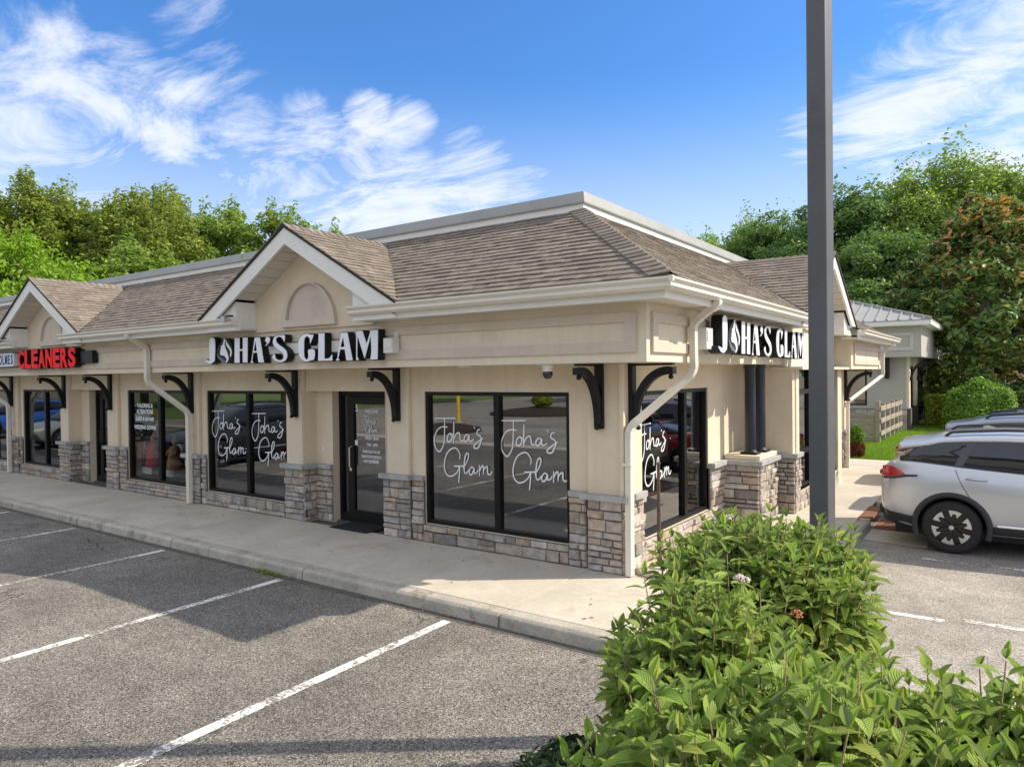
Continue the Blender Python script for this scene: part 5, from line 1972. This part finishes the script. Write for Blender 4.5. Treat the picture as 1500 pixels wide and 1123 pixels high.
# ------------------------------------------------------------------ wooden fence round the lawn corner
fe = thing('wooden_fence', 'weathered post and rail fence round the lawn corner by the grey building', 'fence', (.1, 19, .1))
posts = [18.84, 20.05, 21.25, 22.4, 23.6, 24.4]
for i, y in enumerate(posts):
    MB().box(.03, .17, y - .07, y + .07, .02, 1.52 - (.0 if i == 0 else .12)).build('post', 'wood', fe, bevel=.01)
for z in (.42, .85, 1.26):
    for i in range(len(posts) - 1):
        MB().box(.171, .215, posts[i] - .05, posts[i + 1] + .045, z - .075 + random.uniform(-.015, .015), z + .075).build('rail', 'wood', fe, bevel=.006)
for z in (.24, .50, .76, 1.02):
    MB().box(-2.6, .03, 18.82, 18.86, z - .11, z + .11 + random.uniform(-.02, .01)).build('board', 'wood', fe, bevel=.006)
for x in (-.9, -1.9):
    MB().box(x - .06, x + .06, 18.87, 18.98, .02, 1.3).build('post', 'wood', fe, bevel=.01)

# ------------------------------------------------------------------ vegetation


def leaf_cloud(name, cen, nrm, size, mat, aspect=1.7, up_bias=.35, jit=.9):
    """one rhombic leaf (4 verts) per centre; nrm = preferred outward direction"""
    n = len(cen)
    d = rng.normal(0, 1, (n, 3)) * jit + nrm + np.array([0, 0, up_bias])
    d /= np.linalg.norm(d, axis=1)[:, None] + 1e-9
    a = np.cross(d, rng.normal(0, 1, (n, 3)))
    a /= np.linalg.norm(a, axis=1)[:, None] + 1e-9
    b = np.cross(d, a)
    s = size * rng.uniform(.65, 1.3, n)[:, None]
    v = np.zeros((n, 4, 3))
    v[:, 0] = cen + a * s * .5 * aspect
    v[:, 1] = cen + b * s * .36 + d * s * .10
    v[:, 2] = cen - a * s * .5 * aspect
    v[:, 3] = cen - b * s * .36 + d * s * .10
    return np_mesh(name, v.reshape(-1, 3), np.arange(n * 4).reshape(-1, 4), mat)


def rand_dir(n):
    d = rng.normal(0, 1, (n, 3))
    return d / np.linalg.norm(d, axis=1)[:, None]


def branch_tree(h, r, base, nl=9, lean=.1, seed=0):
    """trunk and limbs; returns mesh builder and limb tips"""
    R = random.Random(seed)
    mb = MB()
    tr = .02 * h + .03
    top = Vector((R.uniform(-lean, lean) * h * .3, R.uniform(-lean, lean) * h * .3, h * .80))
    path = [Vector((0, 0, -.2)), Vector((top.x * .2, top.y * .3, h * .25)), Vector((top.x * .6, top.y * .6, h * .55)), top]
    mb.tube([tuple(p) for p in path], [tr, tr * .8, tr * .5, tr * .15], 9)
    tips = [top]
    for k in range(nl):
        z = base + (h * .78 - base) * (k + .5) / nl
        t = z / top.z
        o = Vector((top.x * t * .9, top.y * t * .9, z))
        a = k * 2.4 + R.uniform(-.5, .5)
        L = r * R.uniform(.6, .95) * (1.05 - .5 * max(0, t - .4))
        e = o + Vector((math.cos(a) * L, math.sin(a) * L, L * R.uniform(.25, .75)))
        m_ = (o + e) / 2 + Vector((0, 0, -.08 * L))
        q = tr * (.45 - .25 * t)
        mb.tube([tuple(o), tuple(m_), tuple(e)], [q, q * .65, q * .2], 6)
        tips.append(e)
        for s in range(2):
            f = m_ + (e - m_) * R.uniform(0, .7)
            g_ = f + Vector((R.uniform(-1, 1), R.uniform(-1, 1), R.uniform(.1, .9))) * L * .45
            mb.tube([tuple(f), tuple(g_)], [q * .45, q * .12], 5)
            tips.append(g_)
    return mb, tips


def crown(h, r, base, nclump, nleaf, size, seed, plume=0.0, flat=1.0):
    """leaf positions in clumps over the shell and inside of an uneven crown"""
    global rng
    keep = rng
    rng = np.random.default_rng(seed)
    C, N = [], []
    zc, rz = (h + base) / 2, (h - base) / 2
    for k in range(nclump):
        d = rand_dir(1)[0]
        d[2] = d[2] * .9 + .12
        sh = rng.uniform(.55, 1.0) ** .6
        wob = 1 + .22 * math.sin(3 * math.atan2(d[1], d[0]) + seed) + .12 * math.sin(7 * d[2] + seed)
        prof = math.sqrt(max(.05, 1 - max(-.9, d[2]) ** 2 * .55))
        c = np.array([d[0] * r * sh * wob * prof, d[1] * r * sh * wob * prof, zc + d[2] * rz * sh * (1 + .10 * rng.normal())])
        cr = r * rng.uniform(.16, .32)
        m = int(nleaf / nclump * rng.uniform(.7, 1.3))
        q = rand_dir(m)
        rad = cr * rng.uniform(.35, 1.0, m)[:, None] ** .5
        p = c + q * rad * np.array([1, 1, .62 * flat])
        if plume:
            e = rng.random(m) < plume
            p[e] = c + q[e] * cr * .35 + np.array([0, 0, 1]) * (rng.uniform(0, 1.6, e.sum()) * cr)[:, None]
        C.append(p)
        N.append(q * .6 + d * .4)
    C, N = np.concatenate(C), np.concatenate(N)
    me = (C, N)
    rng = keep
    return me


def make_tree(name, label, loc, h, r, base, mat, nclump=110, nleaf=17000, size=.30, seed=1, plume=0.0, group='trees behind the shops'):
    t = thing(name, label, 'tree', loc, local=True, group=group)
    mb, tips = branch_tree(h, r, max(base, h * .22), seed=seed)
    mb.build('trunk', 'trunk', t, smooth=True)
    C, N = crown(h, r, base, nclump, nleaf, size, seed, plume)
    o = link('crown', leaf_cloud('crown', C, N, size, mat), t)
    o['kind'] = 'stuff'
    return t


TZ = .90


def copy_tree_at(src, label, loc, s, rz, mat=None):
    c = copy_tree(src)
    c.location = loc
    c.scale = (s[0], s[1], s[2] * TZ)
    c.rotation_euler = (0, 0, rz)
    c['label'] = label
    if mat:
        for ch in c.children:
            if ch.name.startswith('crown'):
                ch.data = ch.data.copy()
                ch.data.materials[0] = M[mat]
    return c


# left wood, behind the low roofs
TZ = .86
tA = make_tree('broadleaf_tree', 'tall feathery olive green tree at the far left above the low roof', (-50, 9.5, 0), 16.6, 4.6, 2.0, 'leaf_olive', 170, 60000, .185, 3, .5)
tA.scale = (1, 1, .84)
tB = make_tree('broadleaf_tree', 'bright green bushy tree at the left edge just above the cleaners gable', (-36.5, 6.0, 0), 10.4, 3.7, 1.0, 'leaf_bright', 140, 42000, .175, 5, .1)
tB.scale = (1, 1, .92)
tC = make_tree('broadleaf_tree', 'dark tree with loose spray of leaves at the right end of the left wood', (-38.2, 19.2, 0), 14.8, 3.5, 2.0, 'leaf_mid', 140, 42000, .19, 8, .25)
tC.scale = (1, 1, .88)
copy_tree_at(tA, 'second tall olive tree from the left, its top in thin upright sprays', (-46.5, 12.8, 0), (1, 1, .98), 1.3)
copy_tree_at(tA, 'third tall olive tree from the left, broad and full', (-43.2, 15.8, 0), (1.05, 1.05, .95), 2.7)
copy_tree_at(tA, 'olive tree in the middle of the left wood with yellowish tips', (-40.3, 16.0, 0), (.95, .95, .93), 4.4)
copy_tree_at(tB, 'bright green lower tree second from the left edge', (-38.8, 9.4, 0), (1.0, 1.0, .93), 2.0)
copy_tree_at(tC, 'dim green tree low between the olive trees', (-36.0, 13.2, 0), (1.1, 1.1, .72), 3.3)
copy_tree_at(tC, 'dim green tree low behind the parapet between the two gables', (-34.2, 16.8, 0), (1.05, 1.05, .70), 5.0)
copy_tree_at(tC, 'tree far left filling the gap under the tall olive trees', (-44.0, 9.0, 0), (1.2, 1.2, .78), .6)
tD = copy_tree_at(tC, 'small lone tree showing just left of the big gable peak', (-33.6, 21.4, 0), (1.0, 1.0, .97), 1.9)
copy_tree_at(tC, 'small tree just behind the big gable peak, right of the lone tree', (-31.0, 22.0, 0), (.70, .70, .85), 4.1)
# right wood
TZ = .91
tE = make_tree('broadleaf_tree', 'tallest mid green tree behind the magnolia with open airy top', (.6, 57.5, 0), 21.3, 7.0, 1.5, 'leaf_mid', 200, 80000, .22, 11, .12, 'trees beyond the grey building')
tF = make_tree('broadleaf_tree', 'dark rounded tree just right of the light pole', (-6.6, 52.5, 0), 18.6, 5.2, 1.0, 'leaf_dark', 180, 66000, .21, 14, .05, 'trees beyond the grey building')
tE.scale = (1, 1, .875)
tF.scale = (1, 1, .90)
copy_tree_at(tE, 'mid green tree at the right edge behind the magnolia', (8.6, 55.5, 0), (.95, .95, .92), 2.2)
copy_tree_at(tF, 'dark tree left of the light pole above the side gable', (-12.6, 54.5, 0), (.95, .95, .93), 1.1)
copy_tree_at(tF, 'light topped small tree far left of the pole peeking over the parapet', (-19.4, 55.5, 0), (.8, .8, .885), 2.9, 'leaf_bright')
copy_tree_at(tF, 'dark lower tree directly behind the seamed metal roof', (-3.0, 47.0, 0), (.95, .95, .70), 4.2)
copy_tree_at(tF, 'dark lower tree directly behind the side gable', (-9.4, 48.5, 0), (1.0, 1.0, .70), 5.2)
copy_tree_at(tF, 'dark lower tree hidden mostly by the magnolia', (3.2, 47.5, 0), (1.0, 1.0, .74), .3)
copy_tree_at(tE, 'bright mid green tree between the pole and the tallest tree', (-3.2, 56.0, 0), (.72, .72, .87), 3.9)
copy_tree_at(tE, 'mid green tree seen between the parapet and the pole', (-15.6, 58.0, 0), (.62, .62, .82), 5.4)
copy_tree_at(tF, 'dark tree filling the gap right of the magnolia top', (9.0, 49.0, 0), (1.1, 1.1, .85), 2.4)
# trees across the lot (mirrored in the shop glass)
for i, (x, y, s, src, lab) in enumerate([(-58, -24, .85, tE, 'wide'), (-52, -34, .8, tF, 'dark round'), (-40, -40, .8, tE, 'tall loose'), (-26, -48, .75, tF, 'low dark'), (-12, -52, .8, tE, 'broad pale'), (4, -50, .8, tF, 'thick dark')]):
    c = copy_tree_at(src, lab + ' tree across the parking lot, mirrored in the shop windows', (x, y, 0), (s, s, s * .8), i * 1.3)
    c['group'] = 'trees across the parking lot'

# magnolia
mg = thing('magnolia_tree', 'magnolia with glossy dark leaves and rusty orange tips behind the parked cars', 'tree', (2.87, 32.9, 0), local=True)
mg.scale = (1.38, 1.38, 1.09)
R = random.Random(4)
mb, tips = branch_tree(9.6, 2.7, .9, 14, .06, 21)
mb.build('trunk', 'trunk', mg, smooth=True)
C, N = [], []
g2 = np.random.default_rng(31)
rng_keep = rng
rng = g2
for k in range(340):
    z = .35 + 9.35 * g2.uniform(0, 1) ** 1.15
    prof = lerp_tab([(0, 1.3), (.8, 2.1), (2.4, 3.0), (4.4, 2.95), (6.4, 2.35), (8.0, 1.5), (9.2, .75), (9.9, .2)], z) * (1 + .16 * math.sin(z * 2.3 + k) * g2.uniform(0, 1))
    a = g2.uniform(0, 2 * math.pi)
    rr = prof * g2.uniform(.45, 1.0) ** .6
    c = np.array([math.cos(a) * rr, math.sin(a) * rr, z])
    m = 100
    q = rand_dir(m)
    C.append(c + q * (g2.uniform(.28, .46) * g2.uniform(.3, 1, m)[:, None] ** .5))
    N.append(q * .5 + np.array([math.cos(a), math.sin(a), .3]) * .5)
C, N = np.concatenate(C), np.concatenate(N)
topm = (C[:, 2] > 7.2 + g2.normal(0, 1.4, len(C))) & (g2.random(len(C)) < .30) | (g2.random(len(C)) < .025)
o = link('crown', leaf_cloud('crown', C[~topm], N[~topm], .155, 'magnolia', 2.0), mg)
o['kind'] = 'stuff'
o = link('young_leaves', leaf_cloud('young_leaves', C[topm], N[topm], .15, 'magnolia_rust', 2.0), mg)
o['kind'] = 'stuff'
rng = rng_keep

# clipped shrubs beyond the cars
bxw = thing('round_shrub', 'big clipped round evergreen shrub behind the cars beside the magnolia', 'shrub', (2.76, 26.2, 0), local=True)
n = 22000
d = rand_dir(n)
d[:, 2] = np.abs(d[:, 2])
bump = 1 + .035 * np.sin(9 * d[:, 0] + 2) + .03 * np.sin(11 * d[:, 1]) + .03 * np.sin(13 * d[:, 2]) + rng.normal(0, .02, n)
link('foliage', leaf_cloud('foliage', d * np.array([1.32, 1.32, 1.55]) * bump[:, None] + np.array([0, 0, .55]) - d * rng.uniform(0, .18, n)[:, None], d, .085, 'boxwood', 1.8), bxw, kind='stuff')
n = 9000
d = rand_dir(n)
d[:, 2] *= .3
link('skirt', leaf_cloud('skirt', d * np.array([1.3, 1.3, 1.0]) * rng.uniform(.85, 1.03, n)[:, None] + np.array([0, 0, .35]) + np.stack([np.zeros(n), np.zeros(n), rng.uniform(-.3, .3, n)], 1), d, .085, 'boxwood', 1.8), bxw, kind='stuff')
MB().tube([(0, 0, 0), (0, 0, 1.2)], .10, 8).build('stem', 'trunk', bxw)


def box_hedge(name, label, loc, sx, sy, h, mat, n, size):
    t = thing(name, label, 'shrub', loc, local=True)
    f = rng.random(n)
    p = rng.uniform(-1, 1, (n, 3))
    ax = rng.integers(0, 3, n)
    sg = np.where(rng.random(n) < .5, -1, 1)
    nr = np.zeros((n, 3))
    for k in range(3):
        e = ax == k
        p[e, k] = (sg * rng.uniform(.86, 1.02, n))[e] if k < 2 else rng.uniform(.86, 1.04, n)[e]
        nr[e, k] = sg[e] if k < 2 else 1
    p = p * np.array([sx, sy, h / 2]) + np.array([0, 0, h / 2])
    link('foliage', leaf_cloud('foliage', p, nr, size, mat), t, kind='stuff')
    MB().tube([(0, 0, 0), (0, 0, h * .6)], .06, 8).build('stem', 'trunk', t)
    return t


box_hedge('clipped_hedge', 'yellow green clipped hedge left of the round shrub', (1.35, 27.6, 0), .55, .8, 1.45, 'privet', 7000, .075)
ss = thing('small_shrub', 'small shrub green above and red brown below by the corner downspout', 'shrub', (.22, 13.95, .1), local=True)
n = 2500
d = rand_dir(n)
link('foliage', leaf_cloud('foliage', d * np.array([.22, .22, .30]) * rng.uniform(.6, 1, n)[:, None] + np.array([0, 0, .62]), d, .05, 'boxwood'), ss, kind='stuff')
link('lower_foliage', leaf_cloud('lower_foliage', d * np.array([.22, .22, .30]) * rng.uniform(.6, 1, n)[:, None] + np.array([0.02, 0, .26]), d, .05, 'red_shrub'), ss, kind='stuff')
MB().tube([(0, 0, -.1), (0, 0, .5)], .02, 6).build('stem', 'twig', ss)
struct('shrub_bed', MB().prism([(-.3, 13.5, .09), (.75, 13.5, .09), (.6, 14.6, .09), (-.3, 14.8, .09)], (0, 0, .02)), 'mulch')

# ---- viburnum at the corner: leafy upright stems, each leaf a real blade
NU, NV = 5, 7


def leaf_blade(curl, fold, wav, seed):
    R = random.Random(seed)
    vs, uv = [], []
    for j in range(NV):
        t = j / (NV - 1)
        w = .36 * math.sin(math.pi * min(1, t ** .78)) ** .75 * (1 - .28 * t) + .004
        if j == NV - 1:
            w = .004
        z0 = -curl * t * t + .10 * t
        for i in range(NU):
            s = (i / (NU - 1)) * 2 - 1
            x = s * w * .5 * 1.25
            z = z0 + fold * abs(s) * w + wav * math.sin(t * 14 + s * 2) * .012 * abs(s)
            y = t - curl * .22 * t * t
            vs.append((x, y, z))
            uv.append(((s + 1) / 2, t))
    fs = []
    for j in range(NV - 1):
        for i in range(NU - 1):
            fs.append((j * NU + i, j * NU + i + 1, (j + 1) * NU + i + 1, (j + 1) * NU + i))
    return np.array(vs), np.array(fs), np.array(uv)


BLADES = [leaf_blade(.18, .35, .6, 1), leaf_blade(.34, .25, 1.0, 2), leaf_blade(.50, .45, .5, 3), leaf_blade(.08, .60, .3, 4)]
BLADE_ME = [np_mesh('leaf', v, f, 'viburnum', uv, True) for v, f, uv in BLADES]


def shrub(name, label, cx_, cy_, zb, stems_spec, n_single=240, seed=1):
    """stems_spec: list of (x, y, ztop, upright) of shoot tips, world coordinates"""
    t = thing(name, label, 'shrub', (cx_, cy_, zb), local=True, group='viburnum shrubs on the corner island')
    R = random.Random(seed)
    base = Vector((cx_, cy_, zb))
    stems = MB()
    leaves = []                                                    # (distance / size, variant, matrix)
    for (x, y, zt, vis) in stems_spec:
        tip = Vector((x, y, zt)) - base
        root = Vector((tip.x * .5 + R.uniform(-.1, .1), tip.y * .5 + R.uniform(-.1, .1), 0))
        mid = root + (tip - root) * .55 + Vector((R.uniform(-.05, .05), R.uniform(-.05, .05), .05))
        stems.tube([tuple(root), tuple(mid), tuple(tip)], [.008, .005, .0024], 5)
        dirn = (tip - mid).normalized()
        npair = R.randint(6, 8) if vis else R.randint(5, 6)
        step = R.uniform(.038, .062)
        az = R.uniform(0, math.pi)
        vig = R.uniform(.74, 1.22)
        for k in range(npair):
            f = k / npair
            p = tip - dirn * (step * k * (1 + .25 * k / npair))
            az += math.pi / 2 + R.uniform(-.35, .35)
            for s in (0, math.pi):
                if R.random() < .05 + .08 * f:
                    continue
                a = az + s + R.uniform(-.3, .3)
                size = (.060 + .075 * min(1, (k + .3) / 2.0)) * R.uniform(.75, 1.15) * vig
                pitch = (.95, .42, .20, .08, 0, -.1, -.15, -.2)[k] + R.uniform(-.22, .22)
                fw = Vector((math.cos(a) * math.cos(pitch), math.sin(a) * math.cos(pitch), math.sin(pitch)))
                sd = fw.cross(Vector((0, 0, 1))).normalized()
                roll = R.uniform(-.35, .35)
                upv = sd.cross(fw).normalized()
                sd2 = sd * math.cos(roll) + upv * math.sin(roll)
                up2 = sd2.cross(fw).normalized()
                q = p + fw * .010
                m = Matrix(((sd2.x * size, fw.x * size, up2.x * size, q.x), (sd2.y * size, fw.y * size, up2.y * size, q.y), (sd2.z * size, fw.z * size, up2.z * size, q.z), (0, 0, 0, 1)))
                var = 3 if k == 0 else R.choice([0, 0, 1, 1, 2])
                leaves.append(((q + base - CAM).length / size, var, m))
    stems.build('stems', 'twig', t, smooth=True, kind='stuff')
    leaves.sort(key=lambda l: l[0])
    for (_, var, m) in leaves[:n_single]:
        link('leaf', BLADE_ME[var], t, matrix=m)
    V, Fc, UV = [], [], []
    off = 0
    for (_, var, m) in leaves[n_single:]:
        v, f, uv = BLADES[var]
        A = np.array(m)
        V.append(v @ A[:3, :3].T + A[:3, 3])
        Fc.append(f + off)
        UV.append(uv)
        off += len(v)
    if V:
        link('leaf_mass', np_mesh('leaf_mass', np.concatenate(V), np.concatenate(Fc), 'viburnum', np.concatenate(UV), True), t, kind='stuff')
    return t


KB = .84                                                             # the shrubs stand close to the viewpoint


def mound(cx_, cy_, rx, ry, ztop, zedge, n, seed, rot=0, pw=2.4, rag=.05):
    R = random.Random(seed)
    out = []
    cx_, cy_ = CAM.x + KB * (cx_ - CAM.x), CAM.y + KB * (cy_ - CAM.y)
    rx, ry = rx * KB, ry * KB
    ztop, zedge = CAM.z - KB * (CAM.z - ztop), CAM.z - KB * (CAM.z - zedge)
    for k in range(n):
        rr = math.sqrt((k + .5) / n)
        a = k * 2.39996 + R.uniform(-.3, .3)
        x, y = rr * math.cos(a) * rx, rr * math.sin(a) * ry
        X, Y = cx_ + x * math.cos(rot) - y * math.sin(rot), cy_ + x * math.sin(rot) + y * math.cos(rot)
        z = zedge + (ztop - zedge) * (1 - rr ** pw) + R.gauss(0, rag) + .09 * math.sin(X * 9.1 + seed) * math.sin(Y * 8.3 + seed * 2)
        if R.random() < .07:
            z += R.uniform(.05, .12)
        out.append((X, Y, z, True))
        if rr > .55:                                                # lower shoots clothe the flanks
            for q in (R.uniform(.62, .85), R.uniform(.35, .6)):
                out.append((X + x * .07 + R.uniform(-.05, .05), Y + y * .07 + R.uniform(-.05, .05), max(.22, z * q), False))
    return out


shrub('viburnum_shrub', 'leafy viburnum at the back of the corner island round the light pole', 2.5, -3.45, .08, mound(2.34, -2.66, .70, .66, 1.40, 1.14, 260, 3, 0, 3), 260, 3)
shrub('viburnum_shrub', 'leafy viburnum in the middle of the corner island beside the kerb end', 2.6, -4.3, .08, mound(2.36, -3.72, .56, .62, 1.20, .90, 190, 5), 270, 5)
shrub('viburnum_shrub', 'leafy viburnum in the front right corner with upright pale shoots', 3.6, -4.9, .08, mound(3.70, -4.50, .80, .40, 1.24, 1.06, 200, 9, .15, 3, .06), 290, 9)
shrub('viburnum_shrub', 'leafy viburnum nearest the camera along the bottom edge', 3.1, -5.3, .08, mound(3.04, -4.92, .56, .48, 1.30, 1.08, 190, 12) + mound(2.45, -4.95, .26, .36, .98, .72, 50, 13), 300, 12)
# flower heads
def cluster(x, y, z, mat, label, r=.05):
    t = thing('flower_head', label, 'flower', (x, y, z), local=True, group='flower heads on the viburnum')
    t.location = CAM + (Vector((x, y, z)) - CAM) * KB
    r *= KB
    mb = MB()
    R = random.Random(int(x * 1000))
    for k in range(46):
        a, b = R.uniform(0, 2 * math.pi), R.random() ** .5
        p = (math.cos(a) * b * r, math.sin(a) * b * r, (1 - b * b) * r * .5 + R.uniform(-.006, .006))
        s = R.uniform(.005, .009)
        mb.lathe([(0, -s), (s, 0), (0, s)], p, 5)
    mb.tube([(0, 0, -.09), (0, 0, 0)], .003, 5)
    mb.build('blossom', mat, t)


cluster(2.10, -2.55, 1.47, 'flower', 'whitish flower head on top of the back viburnum', .055)
cluster(2.86, -2.75, 1.12, 'seed', 'rusty seed head at the right flank of the back viburnum', .05)
cluster(2.72, -3.3, 1.12, 'seed', 'small rusty seed head low on the middle viburnum', .04)
cluster(2.5, -3.6, 1.36, 'flower', 'faded flower head in the middle of the viburnum leaves', .045)

# low dark juniper at the edge of the island
jn = thing('juniper', 'low dark juniper spilling over the kerb at the bottom of the picture', 'shrub', (1.72, -4.25, .08), local=True)
n = 5200
d = rand_dir(n)
d[:, 2] = np.abs(d[:, 2])
p = d * np.array([.36, .62, .36]) * rng.uniform(.4, 1.05, n)[:, None]
link('foliage', leaf_cloud('foliage', p, d, .035, 'weed', 2.4), jn, kind='stuff')
MB().tube([(0, 0, -.1), (0, 0, .25)], .02, 6).build('stem', 'twig', jn)
# weeds in the kerb joint
wd_ = thing('kerb_weed', 'small tuft of grass growing at the foot of the kerb', 'weed', (-4.05, -1.96, 0), local=True)
n = 260
cc = np.stack([rng.normal(0, .13, n), rng.normal(0, .015, n), rng.uniform(.004, .03, n)], 1)
link('blades', leaf_cloud('blades', cc, np.tile([0, -1., .4], (n, 1)), .022, 'leaf_olive', 2.4), wd_, kind='stuff')
struct('far_lawn', MB().add([(-95, -70, .02), (-44, -70, .02), (-38, -24, .02), (-40, -15, .02), (-95, -15, .02)], [(0, 1, 2, 3, 4)]), 'lawn_soil')
ll = np.stack([np.concatenate([rng.uniform(-14, .8, 90), rng.uniform(-9, 1.2, 40)]), np.concatenate([-1.92 - np.abs(rng.normal(0, .09, 90)), rng.uniform(-1.6, .0, 40)]), np.concatenate([np.full(90, .012), np.full(40, .148)])], 1)
link('leaf_litter', leaf_cloud('leaf_litter', ll, np.tile([0, 0, 6.], (len(ll), 1)), .028, 'red_shrub', 1.8), kind='stuff')
# islands and a bollard on the far lot (mirrored in the windows)
struct('mulch_island', MB().lathe([(0, 0), (1.9, 0), (1.85, .16), (1.2, .3), (0, .40)], (-17.4, -16.4, 0), 40), 'mulch')
struct('mulch_island', MB().lathe([(0, 0), (3.4, 0), (3.3, .16), (2.0, .35), (0, .55)], (-21.0, -30.5, 0), 40), 'mulch')
yb = thing('bollard', 'yellow bollard on the far lot, mirrored in the salon window', 'bollard', (-20.6, -21.6, 0), local=True)
MB().lathe([(0, 0), (.10, 0), (.10, 2.2), (.07, 2.26), (0, 2.28)], (0, 0, 0), 20).build('post', 'yellow', yb)
MB().lathe([(0, 0), (.2, 0), (.2, .06), (0, .06)], (0, 0, 0), 20).build('base', 'concrete', yb)
bs = thing('island_shrub', 'small yellow green shrub on the mulched island across the lot', 'shrub', (-20.6, -30.0, .5), local=True)
n = 1500
d = rand_dir(n)
link('foliage', leaf_cloud('foliage', d * np.array([.7, .7, .45]) * rng.uniform(.6, 1, n)[:, None] + np.array([0, 0, .4]), d, .12, 'privet'), bs, kind='stuff')
MB().tube([(0, 0, -.1), (0, 0, .4)], .03, 6).build('stem', 'twig', bs)
